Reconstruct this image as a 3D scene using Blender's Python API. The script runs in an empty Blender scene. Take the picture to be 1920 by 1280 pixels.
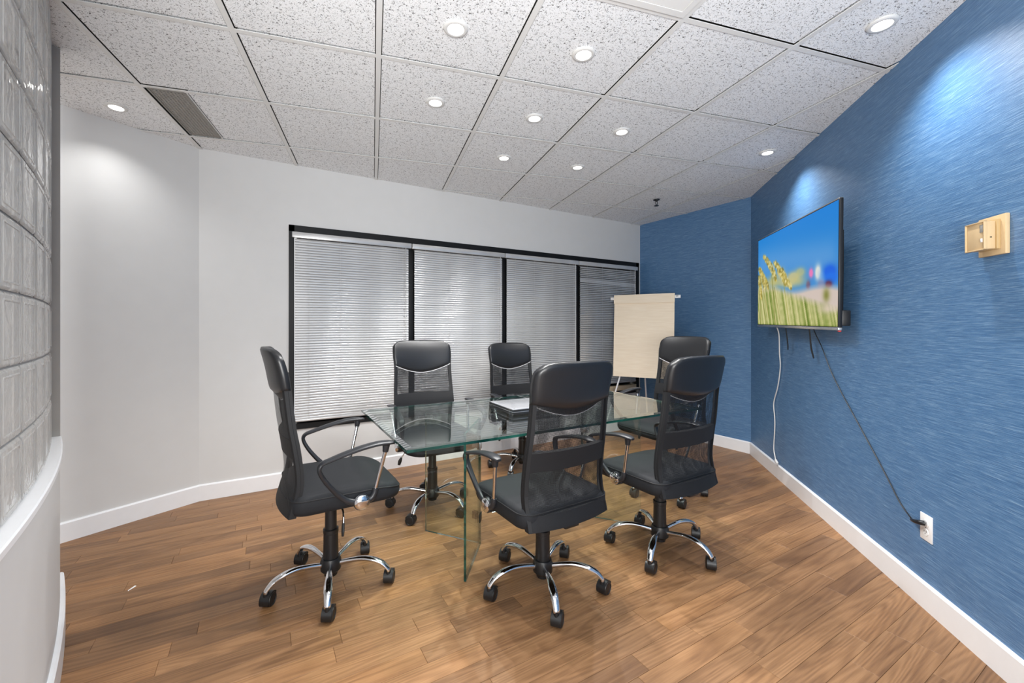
import bpy, bmesh, math, random
import numpy as np
from mathutils import Vector, Matrix

random.seed(7)
S = bpy.context.scene
COL = S.collection
PI = math.pi

# ------------------------------------------------------------------ camera
EYE = 1.25
CEIL = 2.5416
YAW = math.radians(29.6)
cam_data = bpy.data.cameras.new('camera')
cam_data.sensor_width = 36.0
cam_data.lens = 36.0 * 777.3 / 1920.0
cam_data.shift_x = 28.3 / 1920.0
cam_data.shift_y = -25.7 / 1920.0
cam_data.clip_start = 0.02
cam = bpy.data.objects.new('camera', cam_data)
COL.objects.link(cam)
cam.location = (0, 0, EYE)
cam.rotation_euler = (PI / 2, 0, -YAW)
S.camera = cam

# ------------------------------------------------------------------ world, exposure
SPOT_W = 76.0
WALL_SPOT_W = 56.0
SIDE_SPOT_W = 14.0
world = bpy.data.worlds.new('world')
S.world = world
world.use_nodes = True
bgn = world.node_tree.nodes['Background']
bgn.inputs['Color'].default_value = (1.0, 0.995, 0.985, 1)
bgn.inputs['Strength'].default_value = 1.35
# soft fill lamp added behind the camera to brighten ceiling and walls
fl = bpy.data.lights.new('added_fill', 'AREA')
fl.shape = 'DISK'; fl.size = 1.3; fl.energy = 152.0; fl.color = (1.0, 0.995, 0.985)
flo = bpy.data.objects.new('added_fill', fl)
flo.location = (-0.45, -0.80, 1.15)
flo.rotation_euler = Vector((0.494 * 0.62, 0.870 * 0.62, 0.785)).to_track_quat('-Z', 'Y').to_euler()
COL.objects.link(flo)
S.view_settings.view_transform = 'Standard'
S.view_settings.look = 'None'
S.view_settings.gamma = 1.0
S.view_settings.use_curve_mapping = False
S.view_settings.exposure = 0.0
S.cycles.use_denoising = True
S.cycles.max_bounces = 14
S.cycles.diffuse_bounces = 6
S.cycles.transparent_max_bounces = 24
S.cycles.transmission_bounces = 10
S.cycles.caustics_reflective = False
S.cycles.caustics_refractive = False
S.cycles.sample_clamp_indirect = 6.0

# ------------------------------------------------------------------ helpers
def link(o, parent=None):
    COL.objects.link(o)
    if parent is not None:
        o.parent = parent
    return o

def props(o, label=None, cat=None, group=None, kind=None):
    if label: o['label'] = label
    if cat: o['category'] = cat
    if group: o['group'] = group
    if kind: o['kind'] = kind
    return o

def empty(name, loc=(0, 0, 0), rz=0.0, parent=None):
    o = bpy.data.objects.new(name, None)
    o.empty_display_size = 0.1
    o.location = loc
    o.rotation_euler = (0, 0, rz)
    return link(o, parent)

class MB:
    """collects verts and faces for ONE mesh object"""
    def __init__(self):
        self.v = []; self.f = []; self.m = []; self.s = []
    def add(self, vs, fs, mat=0, smooth=False, mx=None):
        b = len(self.v)
        for p in vs:
            p = Vector(p)
            self.v.append(tuple(mx @ p) if mx is not None else tuple(p))
        for f in fs:
            self.f.append([i + b for i in f]); self.m.append(mat); self.s.append(smooth)
    def box(self, lo, hi, mat=0, mx=None):
        x0, y0, z0 = lo; x1, y1, z1 = hi
        vs = [(x0,y0,z0),(x1,y0,z0),(x1,y1,z0),(x0,y1,z0),(x0,y0,z1),(x1,y0,z1),(x1,y1,z1),(x0,y1,z1)]
        fs = [(0,3,2,1),(4,5,6,7),(0,1,5,4),(1,2,6,5),(2,3,7,6),(3,0,4,7)]
        self.add(vs, fs, mat, False, mx)
    def rbox(self, lo, hi, r=0.004, mat=0, mx=None, seg=2):
        """box with softened edges"""
        bm = bmesh.new()
        bmesh.ops.create_cube(bm, size=1.0)
        for v in bm.verts:
            v.co = Vector([lo[k] + (v.co[k] + 0.5) * (hi[k] - lo[k]) for k in range(3)])
        bmesh.ops.bevel(bm, geom=list(bm.edges), offset=r, segments=seg, profile=0.5, affect='EDGES')
        self.add_bm(bm, mat, True, mx)
    def add_bm(self, bm, mat=0, smooth=False, mx=None):
        bm.verts.index_update()
        vs = [v.co.copy() for v in bm.verts]
        fs = [[v.index for v in f.verts] for f in bm.faces]
        bm.free()
        self.add(vs, fs, mat, smooth, mx)
    def prism(self, poly, z0, z1, mat=0, mx=None):
        n = len(poly)
        vs = [(p[0], p[1], z0) for p in poly] + [(p[0], p[1], z1) for p in poly]
        fs = [tuple(range(n - 1, -1, -1)), tuple(range(n, 2 * n))]
        fs += [(i, (i + 1) % n, n + (i + 1) % n, n + i) for i in range(n)]
        self.add(vs, fs, mat, False, mx)
    def loft(self, rings, mat=0, smooth=True, cap=True, closed=False, mx=None):
        n = len(rings[0]); vs = [p for r in rings for p in r]; fs = []
        m = len(rings)
        for k in range(m if closed else m - 1):
            a = k * n; b = ((k + 1) % m) * n
            for i in range(n):
                j = (i + 1) % n
                fs.append((a + i, a + j, b + j, b + i))
        if cap and not closed:
            fs.append(tuple(range(n - 1, -1, -1)))
            fs.append(tuple(range((m - 1) * n, m * n)))
        self.add(vs, fs, mat, smooth, mx)
    def lathe(self, prof, seg=24, mat=0, mx=None, smooth=True, cap=True):
        rings = [[(r * math.cos(2*PI*i/seg), r * math.sin(2*PI*i/seg), z) for i in range(seg)] for r, z in prof]
        self.loft(rings, mat, smooth, cap, False, mx)
    def sweep(self, path, rad, seg=10, mat=0, up=(0, 0, 1), mx=None, sub=0, rect=False):
        """tube along a path; rad: r, or list of r or (r_side, r_up) per point"""
        P = [Vector(p) for p in path]
        R = [rad] * len(P) if isinstance(rad, (int, float, tuple)) else list(rad)
        R = [(r, r) if isinstance(r, (int, float)) else r for r in R]
        if sub: P, R = smooth_path(P, R, sub)
        rings = []; up = Vector(up)
        side_prev = None
        for i, p in enumerate(P):
            t = (P[min(i + 1, len(P) - 1)] - P[max(i - 1, 0)]).normalized()
            side = t.cross(up)
            if side.length < 1e-3:
                side = side_prev if side_prev is not None else t.orthogonal()
            side.normalize()
            if side_prev is not None and side.dot(side_prev) < 0: side = -side
            side_prev = side
            u = side.cross(t).normalized()
            ring = []
            for k in range(seg):
                a = 2 * PI * (k + 0.5) / seg
                ca, sa = math.cos(a), math.sin(a)
                if rect:
                    e = 0.45
                    ca = math.copysign(abs(ca) ** e, ca); sa = math.copysign(abs(sa) ** e, sa)
                ring.append(p + side * (ca * R[i][0]) + u * (sa * R[i][1]))
            rings.append(ring)
        self.loft(rings, mat, True, True, False, mx)
    def build(self, name, mats, parent=None, loc=None, rz=None, sharp=True):
        me = bpy.data.meshes.new(name)
        me.from_pydata([tuple(v) for v in self.v], [], self.f)
        if not isinstance(mats, (list, tuple)): mats = [mats]
        for m in mats: me.materials.append(m)
        me.polygons.foreach_set('material_index', self.m)
        me.polygons.foreach_set('use_smooth', self.s)
        bm = bmesh.new(); bm.from_mesh(me)
        bmesh.ops.recalc_face_normals(bm, faces=bm.faces)
        if sharp:
            for e in bm.edges:
                if len(e.link_faces) == 2 and e.calc_face_angle(0) > 0.7: e.smooth = False
        bm.to_mesh(me); bm.free()
        me.update()
        o = bpy.data.objects.new(name, me)
        if loc is not None: o.location = loc
        if rz is not None: o.rotation_euler = (0, 0, rz)
        return link(o, parent)

def smooth_path(P, R, sub):
    """Catmull-Rom through the points"""
    out = []; ro = []
    n = len(P)
    for i in range(n - 1):
        p0 = P[max(i - 1, 0)]; p1 = P[i]; p2 = P[i + 1]; p3 = P[min(i + 2, n - 1)]
        for k in range(sub):
            t = k / sub
            out.append(0.5 * ((2*p1) + (p2 - p0)*t + (2*p0 - 5*p1 + 4*p2 - p3)*t*t + (3*p1 - p0 - 3*p2 + p3)*t**3))
            ro.append((R[i][0] + (R[i+1][0] - R[i][0]) * t, R[i][1] + (R[i+1][1] - R[i][1]) * t))
    out.append(P[-1]); ro.append(R[-1])
    return out, ro

def lerp_tab(tab, x):
    """smooth interpolation in a table of (x, y)"""
    xs = [a for a, _ in tab]; ys = [b for _, b in tab]
    if x <= xs[0]: return ys[0]
    if x >= xs[-1]: return ys[-1]
    for i in range(len(xs) - 1):
        if x <= xs[i + 1]:
            h = xs[i + 1] - xs[i]; t = (x - xs[i]) / h
            def sl(k):
                if k == 0: return (ys[1] - ys[0]) / (xs[1] - xs[0])
                if k == len(xs) - 1: return (ys[-1] - ys[-2]) / (xs[-1] - xs[-2])
                return (ys[k + 1] - ys[k - 1]) / (xs[k + 1] - xs[k - 1])
            m0, m1 = sl(i) * h, sl(i + 1) * h
            return (2*t**3 - 3*t*t + 1)*ys[i] + (t**3 - 2*t*t + t)*m0 + (-2*t**3 + 3*t*t)*ys[i+1] + (t**3 - t*t)*m1

def clip(poly, planes):
    """convex clip; plane = (nx, ny, c): keep nx*x + ny*y <= c"""
    for nx, ny, c in planes:
        out = []
        n = len(poly)
        for i in range(n):
            a, b = poly[i], poly[(i + 1) % n]
            da = nx * a[0] + ny * a[1] - c; db = nx * b[0] + ny * b[1] - c
            if da <= 0: out.append(a)
            if (da < 0 < db) or (db < 0 < da):
                t = da / (da - db)
                out.append((a[0] + (b[0] - a[0]) * t, a[1] + (b[1] - a[1]) * t))
        poly = out
        if len(poly) < 3: return []
    return poly

def area(poly):
    return 0.5 * abs(sum(poly[i][0]*poly[(i+1)%len(poly)][1] - poly[(i+1)%len(poly)][0]*poly[i][1] for i in range(len(poly))))

def copy_tree(o, parent=None):
    c = o.copy(); COL.objects.link(c)
    if parent is not None: c.parent = parent
    for ch in list(o.children): copy_tree(ch, c)
    return c

# ------------------------------------------------------------------ materials
def srgb(r, g, b):
    def f(c):
        c /= 255.0
        return c / 12.92 if c <= 0.04045 else ((c + 0.055) / 1.055) ** 2.4
    return (f(r), f(g), f(b), 1.0)

class NT:
    def __init__(self, name):
        self.m = bpy.data.materials.new(name); self.m.use_nodes = True
        self.t = self.m.node_tree; self.b = self.t.nodes['Principled BSDF']; self.out = self.t.nodes['Material Output']
    def n(self, typ, **kw):
        nd = self.t.nodes.new(typ)
        for k, v in kw.items():
            if k.startswith('i_'): nd.inputs[k[2:].replace('_', ' ')].default_value = v
            else: setattr(nd, k, v)
        return nd
    def l(self, a, b): self.t.links.new(a, b)
    def ramp(self, fac, stops, interp='LINEAR'):
        r = self.t.nodes.new('ShaderNodeValToRGB'); r.color_ramp.interpolation = interp
        el = r.color_ramp.elements
        while len(el) < len(stops): el.new(0.5)
        for e, (p, c) in zip(el, stops): e.position = p; e.color = c
        self.l(fac, r.inputs['Fac']); return r
    def bump(self, h, strength=0.3, dist=0.01):
        b = self.n('ShaderNodeBump'); b.inputs['Strength'].default_value = strength; b.inputs['Distance'].default_value = dist
        self.l(h, b.inputs['Height']); self.l(b.outputs['Normal'], self.b.inputs['Normal']); return b
    def coords(self, scale=(1, 1, 1), kind='Object'):
        tc = self.n('ShaderNodeTexCoord'); mp = self.n('ShaderNodeMapping'); mp.inputs['Scale'].default_value = scale
        self.l(tc.outputs[kind], mp.inputs['Vector']); return mp.outputs['Vector']
    def noise(self, vec, scale, detail=2.0, rough=0.5, dist=0.0):
        n = self.n('ShaderNodeTexNoise'); n.inputs['Scale'].default_value = scale; n.inputs['Detail'].default_value = detail
        n.inputs['Roughness'].default_value = rough; n.inputs['Distortion'].default_value = dist
        self.l(vec, n.inputs['Vector']); return n.outputs['Fac']
    def math(self, op, a, b=None):
        n = self.n('ShaderNodeMath', operation=op)
        for k, x in enumerate((a, b)):
            if x is None: continue
            if isinstance(x, (int, float)): n.inputs[k].default_value = x
            else: self.l(x, n.inputs[k])
        return n.outputs[0]

def simple(name, col, rough=0.5, metal=0.0, spec=0.5, grain=0.0, gscale=60.0, bump=0.0):
    t = NT(name); b = t.b
    b.inputs['Base Color'].default_value = col; b.inputs['Roughness'].default_value = rough
    b.inputs['Metallic'].default_value = metal; b.inputs['Specular IOR Level'].default_value = spec
    if grain or bump:
        f = t.noise(t.coords(), gscale, 3.0)
        if grain:
            c0 = tuple(c * (1 - grain) for c in col[:3]) + (1,); c1 = tuple(min(1, c * (1 + grain)) for c in col[:3]) + (1,)
            t.l(t.ramp(f, [(0.3, c0), (0.7, c1)]).outputs['Color'], b.inputs['Base Color'])
        if bump: t.bump(f, bump, 0.002)
    return t.m

M = {}
M['white_wall'] = simple('white_wall_paint', srgb(211, 211, 210), 0.62, 0, 0.35, 0.012, 9, 0.10)
M['trim_white'] = simple('white_trim_gloss', srgb(236, 237, 239), 0.35, 0, 0.5, 0.01, 20)
M['grid_white'] = simple('ceiling_grid_white', srgb(222, 222, 220), 0.4, 0, 0.5, 0.01, 20)
M['panel_white'] = simple('smooth_panel_white', srgb(226, 226, 224), 0.5, 0, 0.4, 0.01, 10)
M['black_frame'] = simple('black_window_frame', srgb(15, 16, 18), 0.5, 0, 0.3, 0.1, 30)
M['black_plastic'] = simple('black_plastic', srgb(22, 23, 25), 0.42, 0, 0.5, 0.08, 80)
M['arm_plastic'] = simple('arm_grey_black_plastic', srgb(34, 36, 40), 0.38, 0, 0.5, 0.06, 80)
M['chrome'] = simple('chrome', srgb(226, 227, 230), 0.07, 1.0, 0.5, 0.01, 20)
M['post_grey'] = simple('grey_metal_post', srgb(172, 168, 162), 0.7, 0.0, 0.3, 0.03, 12)
M['beige'] = simple('beige_thermostat_plastic', srgb(206, 180, 140), 0.45, 0, 0.4, 0.02, 40)
M['beige_dark'] = simple('beige_thermostat_recess', srgb(186, 158, 112), 0.5, 0, 0.4, 0.02, 40)
M['display'] = simple('grey_display', srgb(150, 150, 146), 0.3)
M['outlet_white'] = simple('outlet_white', srgb(236, 236, 236), 0.35)
M['cord_white'] = simple('white_cord', srgb(228, 228, 226), 0.4)
M['cord_black'] = simple('black_cord', srgb(22, 24, 28), 0.35)
M['paper_white'] = simple('white_scrap', srgb(236, 236, 234), 0.7)
M['silver'] = simple('silver_plastic', srgb(190, 192, 196), 0.25, 0.7, 0.5, 0.02, 40)
M['cream_sill'] = simple('cream_sill', srgb(208, 190, 160), 0.55, 0, 0.4, 0.03, 20)
M['mortar'] = simple('pale_mortar', srgb(150, 151, 152), 0.7, 0, 0.3, 0.05, 60)
M['sprinkler'] = simple('dark_bronze', srgb(46, 46, 46), 0.35, 0.8)
M['dark_slot'] = simple('dark_slot', srgb(40, 38, 34), 0.7)

def blue_wall():
    t = NT('blue_grasscloth_wallpaper'); b = t.b
    geo = t.n('ShaderNodeTexCoord')
    # uv: u along the wall, v up, in metres
    mp = t.n('ShaderNodeMapping'); mp.inputs['Scale'].default_value = (7.0, 330.0, 1.0)
    t.l(geo.outputs['UV'], mp.inputs['Vector'])
    n1 = t.noise(mp.outputs['Vector'], 1.0, 4.0, 0.6, 0.5)
    mp2 = t.n('ShaderNodeMapping'); mp2.inputs['Scale'].default_value = (22.0, 800.0, 1.0)
    t.l(geo.outputs['UV'], mp2.inputs['Vector'])
    n2 = t.noise(mp2.outputs['Vector'], 1.0, 3.0, 0.6, 0.3)
    f = t.math('ADD', t.math('MULTIPLY', n1, 0.6), t.math('MULTIPLY', n2, 0.4))
    r = t.ramp(f, [(0.34, srgb(46, 90, 136)), (0.5, srgb(70, 115, 159)), (0.62, srgb(114, 150, 185)), (0.74, srgb(164, 187, 207))])
    t.l(r.outputs['Color'], b.inputs['Base Color'])
    b.inputs['Roughness'].default_value = 0.46
    b.inputs['Specular IOR Level'].default_value = 1.0
    t.bump(f, 0.5, 0.003)
    return t.m
M['blue_wall'] = blue_wall()

def tile_mat():
    t = NT('fissured_ceiling_tile'); b = t.b
    v = t.coords()
    n0 = t.noise(v, 42.0, 2.0, 0.6)
    mp = t.n('ShaderNodeVectorMath', operation='ADD')
    t.l(v, mp.inputs[0])
    nn = t.n('ShaderNodeTexNoise'); nn.inputs['Scale'].default_value = 60.0; t.l(v, nn.inputs['Vector'])
    sc = t.n('ShaderNodeVectorMath', operation='SCALE'); sc.inputs['Scale'].default_value = 0.02
    t.l(nn.outputs['Color'], sc.inputs[0]); t.l(sc.outputs[0], mp.inputs[1])
    fn = t.noise(mp.outputs[0], 150.0, 1.0, 0.5, 1.0)
    fis = t.ramp(fn, [(0.325, (0, 0, 0, 1)), (0.41, (1, 1, 1, 1))]).outputs['Color']
    fine = t.noise(v, 420.0, 1.0)
    fd = t.ramp(fine, [(0.30, (0.0, 0.0, 0.0, 1)), (0.39, (1, 1, 1, 1))]).outputs['Color']
    mul = t.n('ShaderNodeMix', data_type='RGBA', blend_type='MULTIPLY'); mul.inputs['Factor'].default_value = 0.7
    t.l(fis, mul.inputs['A']); t.l(fd, mul.inputs['B'])
    mx = t.n('ShaderNodeMix', data_type='RGBA')
    mx.inputs['A'].default_value = srgb(112, 112, 113); mx.inputs['B'].default_value = srgb(241, 243, 245)
    t.l(mul.outputs['Result'], mx.inputs['Factor'])
    t.l(mx.outputs['Result'], b.inputs['Base Color'])
    b.inputs['Roughness'].default_value = 0.85
    b.inputs['Specular IOR Level'].default_value = 0.2
    t.bump(fis, 0.4, 0.002)
    return t.m
M['tile'] = tile_mat()

def wood_mat():
    t = NT('oak_plank'); b = t.b
    oi = t.n('ShaderNodeObjectInfo'); ge = t.n('ShaderNodeNewGeometry')
    rnd = t.math('FRACT', t.math('ADD', oi.outputs['Random'], t.math('MULTIPLY', ge.outputs['Random Per Island'], 7.31)))
    tc = t.n('ShaderNodeTexCoord')
    off = t.n('ShaderNodeCombineXYZ')
    t.l(t.math('MULTIPLY', rnd, 37.0), off.inputs['X']); t.l(t.math('MULTIPLY', rnd, 91.0), off.inputs['Y'])
    add = t.n('ShaderNodeVectorMath', operation='ADD'); t.l(tc.outputs['Object'], add.inputs[0]); t.l(off.outputs[0], add.inputs[1])
    mp = t.n('ShaderNodeMapping'); mp.inputs['Scale'].default_value = (1.6, 13.0, 1.0); t.l(add.outputs[0], mp.inputs['Vector'])
    warp = t.noise(mp.outputs['Vector'], 1.0, 3.0, 0.55, 0.4)
    # flowing growth rings: contour lines of a stretched noise
    mp3 = t.n('ShaderNodeMapping'); mp3.inputs['Scale'].default_value = (0.55, 8.0, 1.0); t.l(add.outputs[0], mp3.inputs['Vector'])
    cn = t.noise(mp3.outputs['Vector'], 1.0, 1.0, 0.4, 0.2)
    ring = t.math('MULTIPLY', t.math('ADD', t.math('SINE', t.math('MULTIPLY', cn, 120.0)), 1.0), 0.5)
    mp2 = t.n('ShaderNodeMapping'); mp2.inputs['Scale'].default_value = (7.0, 170.0, 1.0); t.l(add.outputs[0], mp2.inputs['Vector'])
    fib = t.noise(mp2.outputs['Vector'], 1.0, 3.0, 0.6)
    g = t.math('ADD', t.math('MULTIPLY', ring, 0.13), t.math('ADD', t.math('MULTIPLY', fib, 0.37), t.math('MULTIPLY', warp, 0.50)))
    r1 = t.ramp(g, [(0.25, srgb(100, 69, 45)), (0.48, srgb(135, 99, 67)), (0.72, srgb(162, 123, 87))])
    r2 = t.ramp(rnd, [(0.0, (0.66, 0.64, 0.64, 1)), (0.18, (0.86, 0.85, 0.84, 1)), (0.55, (1.0, 1.0, 0.98, 1)), (1.0, (1.15, 1.1, 1.0, 1))])
    mul = t.n('ShaderNodeMix', data_type='RGBA', blend_type='MULTIPLY'); mul.inputs['Factor'].default_value = 1.0
    t.l(r1.outputs['Color'], mul.inputs['A']); t.l(r2.outputs['Color'], mul.inputs['B'])
    t.l(mul.outputs['Result'], b.inputs['Base Color'])
    b.inputs['Roughness'].default_value = 0.42
    b.inputs['Specular IOR Level'].default_value = 0.4
    t.bump(fib, 0.10, 0.001)
    return t.m
M['wood'] = wood_mat()
M['subfloor'] = simple('dark_joint', srgb(96, 66, 42), 0.8)

def clear_glass(name, tint, refl=1.0, ior=1.5):
    """sheet glass: straight-through light plus a mirror coat"""
    t = NT(name); t.t.nodes.remove(t.b)
    tr = t.n('ShaderNodeBsdfTransparent'); tr.inputs['Color'].default_value = tint
    gl = t.n('ShaderNodeBsdfGlossy'); gl.inputs['Roughness'].default_value = 0.0; gl.inputs['Color'].default_value = (1, 1, 1, 1)
    # one sheet face: the same reflectance from either side, so light leaving the sheet is not trapped
    ge = t.n('ShaderNodeNewGeometry')
    fr = t.n('ShaderNodeFresnel')
    t.l(t.math('ADD', ior, t.math('MULTIPLY', ge.outputs['Backfacing'], 1.0 / ior - ior)), fr.inputs['IOR'])
    fac = t.math('MULTIPLY', fr.outputs[0], refl)
    mx = t.n('ShaderNodeMixShader'); t.l(fac, mx.inputs[0]); t.l(tr.outputs[0], mx.inputs[1]); t.l(gl.outputs[0], mx.inputs[2])
    t.l(mx.outputs[0], t.out.inputs['Surface'])
    return t.m
M['glass'] = clear_glass('sheet_glass', (0.93, 0.985, 0.955, 1), 1.15)
M['glass_leg'] = clear_glass('sheet_glass_greenish', (0.93, 0.972, 0.94, 1), 1.0)
M['acrylic'] = clear_glass('clear_acrylic', (0.95, 0.96, 0.96, 1), 1.3)
def glass_edge():
    t = NT('green_glass_edge'); b = t.b
    f = t.noise(t.coords((3, 3, 30)), 2.0, 2.0)
    r = t.ramp(f, [(0.35, srgb(5, 42, 38)), (0.65, srgb(22, 84, 74))])
    t.l(r.outputs['Color'], b.inputs['Base Color'])
    b.inputs['Roughness'].default_value = 0.08
    b.inputs['Transmission Weight'].default_value = 0.35
    return t.m
M['glass_edge'] = glass_edge()
M['glass_bevel'] = clear_glass('bevelled_glass', (0.80, 0.90, 0.86, 1), 2.2)

def block_glass():
    t = NT('wavy_glass_block'); b = t.b
    oi = t.n('ShaderNodeObjectInfo')
    tc = t.n('ShaderNodeTexCoord')
    off = t.n('ShaderNodeCombineXYZ'); t.l(t.math('MULTIPLY', oi.outputs['Random'], 50.0), off.inputs['X'])
    add = t.n('ShaderNodeVectorMath', operation='ADD'); t.l(tc.outputs['Object'], add.inputs[0]); t.l(off.outputs[0], add.inputs[1])
    mp = t.n('ShaderNodeMapping'); mp.inputs['Scale'].default_value = (1.0, 1.0, 0.8); t.l(add.outputs[0], mp.inputs['Vector'])
    n = t.noise(mp.outputs['Vector'], 16.0, 2.0, 0.4, 1.4)
    b.inputs['Base Color'].default_value = srgb(240, 238, 233)
    b.inputs['Roughness'].default_value = 0.05
    b.inputs['Transmission Weight'].default_value = 0.5
    b.inputs['IOR'].default_value = 1.35
    t.bump(n, 0.16, 0.02)
    return t.m
M['block'] = block_glass()

def mesh_fabric():
    t = NT('black_mesh_fabric'); b = t.b
    tc = t.n('ShaderNodeTexCoord'); sp = t.n('ShaderNodeSeparateXYZ'); t.l(tc.outputs['Object'], sp.inputs[0])
    k = 2 * PI / 0.0046
    # a gentle drape keeps the weave from being a ruled grid
    wob = t.noise(tc.outputs['Object'], 7.0, 1.0)
    wy = t.math('ADD', sp.outputs['Y'], t.math('MULTIPLY', wob, 0.02))
    wz = t.math('ADD', sp.outputs['Z'], t.math('MULTIPLY', wob, 0.02))
    a = t.math('SINE', t.math('MULTIPLY', wy, k)); c = t.math('SINE', t.math('MULTIPLY', wz, k))
    f = t.math('GREATER_THAN', t.math('MULTIPLY', t.math('ADD', a, 1.0), t.math('ADD', c, 1.0)), 0.42)
    b.inputs['Base Color'].default_value = srgb(17, 18, 21); b.inputs['Roughness'].default_value = 0.5
    b.inputs['Specular IOR Level'].default_value = 0.4
    tr = t.n('ShaderNodeBsdfTransparent')
    mx = t.n('ShaderNodeMixShader'); t.l(f, mx.inputs[0]); t.l(b.outputs[0], mx.inputs[1]); t.l(tr.outputs[0], mx.inputs[2])
    t.l(mx.outputs[0], t.out.inputs['Surface'])
    return t.m
M['mesh'] = mesh_fabric()
M['leather'] = simple('black_leather', srgb(24, 25, 28), 0.36, 0, 0.5, 0.05, 300, 0.05)
M['fabric'] = simple('black_woven_fabric', srgb(24, 26, 30), 0.72, 0, 0.35, 0.18, 700, 0.3)
M['band'] = simple('black_band_fabric', srgb(17, 18, 21), 0.65, 0, 0.4, 0.1, 500, 0.2)
M['piping'] = simple('pale_stitched_piping', srgb(196, 196, 198), 0.4)
M['caster'] = simple('caster_rubber', srgb(24, 25, 27), 0.4, 0, 0.5, 0.05, 100)

def slat_mat():
    t = NT('white_blind_slat'); b = t.b
    b.inputs['Base Color'].default_value = srgb(214, 214, 215)
    f = t.noise(t.coords((1, 8, 1)), 6.0, 2.0)
    t.l(t.ramp(f, [(0.3, srgb(188, 188, 188)), (0.7, srgb(202, 202, 202))]).outputs['Color'], b.inputs['Base Color'])
    b.inputs['Roughness'].default_value = 0.2
    b.inputs['Metallic'].default_value = 0.25
    b.inputs['Specular IOR Level'].default_value = 0.9
    return t.m
M['slat'] = slat_mat()
M['cord_grey'] = simple('blind_cord', srgb(168, 168, 168), 0.6)
M['pane'] = simple('dark_window_pane', srgb(30, 33, 36), 0.08, 0, 0.6, 0.05, 3)

def paper_mat():
    t = NT('cream_flip_paper'); b = t.b
    f = t.noise(t.coords((2, 2, 30)), 3.0, 2.0)
    t.l(t.ramp(f, [(0.3, srgb(238, 222, 198)), (0.7, srgb(245, 231, 209))]).outputs['Color'], b.inputs['Base Color'])
    b.inputs['Roughness'].default_value = 0.8
    t.bump(f, 0.08, 0.002)
    return t.m
M['paper'] = paper_mat()
M['wood_back'] = simple('brown_board_edge', srgb(150, 112, 78), 0.6)

def emit(name, col, st):
    t = NT(name); t.t.nodes.remove(t.b)
    e = t.n('ShaderNodeEmission'); e.inputs['Color'].default_value = col; e.inputs['Strength'].default_value = st
    t.l(e.outputs[0], t.out.inputs['Surface']); return t.m
M['lens'] = emit('lit_downlight_lens', (1, 0.98, 0.95, 1), 9.0)

# ------------------------------------------------------------------ room outline (room frame: window wall along x)
Lc = Vector((-0.392, 3.67)); Rc = Vector((4.170, 3.67)); Pc = Vector((4.223, 2.331))
dR = Vector((0.7018, 0.7123)); nR = Vector((-0.7123, 0.7018))      # right wall, normal into the room
dL = Vector((-0.890, -0.456)); nL = Vector((0.456, -0.890))        # white side wall, normal into the room
view = Vector((math.sin(YAW), math.cos(YAW)))
REAR = 1.7
def planes(grow=0.0, rear=True):
    dB = (Rc - Pc).normalized(); nB = Vector((dB.y, -dB.x))
    pl = [(0, 1, 3.67 + grow),
          (nB.x, nB.y, nB.dot(Pc) + grow),
          (-nR.x, -nR.y, -nR.dot(Pc) + grow),
          (-nL.x, -nL.y, -nL.dot(Lc) + grow)]
    if rear: pl += [(-view.x, -view.y, REAR), (-1, 0, 3.6)]
    return pl

def proj(p):
    """where a world point lands in the 1920 x 1280 frame, None behind the camera"""
    x = p[0] * math.cos(YAW) - p[1] * math.sin(YAW); y = p[0] * math.sin(YAW) + p[1] * math.cos(YAW)
    if y < 0.05: return None
    return 931.7 + 777.3 * x / y, 614.3 - 777.3 * (p[2] - EYE) / y

# ------------------------------------------------------------------ floor with planks
mb = MB()
big = [(-8, -8), (8, -8), (8, 8), (-8, 8)]
mb.prism(clip(big, planes(0.12)), -0.08, -0.012)
floor = props(mb.build('floor', M['subfloor']), 'oak strip floor running along the window wall', 'floor', kind='structure')
PW = 0.086
cand = []
pl_rows = planes(0.0)
lens = [0.32, 0.45, 0.58, 0.72, 0.9, 1.1]
rnd = random.Random(11)
row = -22
while row * PW < 3.67:
    y0 = row * PW + 0.01; y1 = y0 + PW - 0.0008
    if y1 > 3.675: y1 = 3.675
    strip = clip([(-8, y0), (8, y0), (8, y1), (-8, y1)], pl_rows)
    row += 1
    if not strip or y1 - y0 < 0.01: continue
    xa = min(p[0] for p in strip); xb = max(p[0] for p in strip)
    x = xa - rnd.random() * 0.5
    while x < xb:
        ln = rnd.choice(lens)
        a, b = x, x + ln - 0.0008
        x += ln
        poly = clip([(a, y0), (b, y0), (b, y1), (a, y1)], pl_rows)
        if not poly or area(poly) < 0.0008: continue
        c = ((sum(p[0] for p in poly) / len(poly)), (sum(p[1] for p in poly) / len(poly)))
        seen = any((q := proj((p[0], p[1], 0))) and -20 < q[0] < 1940 and q[1] < 1300 for p in poly + [c])
        whole = len(poly) == 4 and abs(area(poly) - (b - a) * (y1 - y0)) < 1e-6 and abs(y1 - y0 - PW + 0.0008) < 1e-6
        d2 = c[0] ** 2 + c[1] ** 2 + EYE ** 2
        cand.append((area(poly) / d2 ** 1.5 if seen else 0.0, poly, c, ln if whole else None))
cand.sort(key=lambda q: -q[0])
def plank_mesh(mb, poly, c, dz=0.0):
    """a strip with a small eased edge"""
    cx, cy = c
    xs = [p[0] for p in poly]; ys = [p[1] for p in poly]
    n = len(poly); e = 0.0009
    def inset(p):
        v = Vector((cx - p[0], cy - p[1])); 
        return (p[0] + math.copysign(min(e, abs(v.x)), v.x) - cx, p[1] + math.copysign(min(e, abs(v.y)), v.y) - cy)
    low = [(p[0] - cx, p[1] - cy, -0.012) for p in poly]
    mid = [(p[0] - cx, p[1] - cy, -0.0009) for p in poly]
    top = [inset(p) + (0.0,) for p in poly]
    mb.loft([low, mid, top], 0, False, True)
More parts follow.
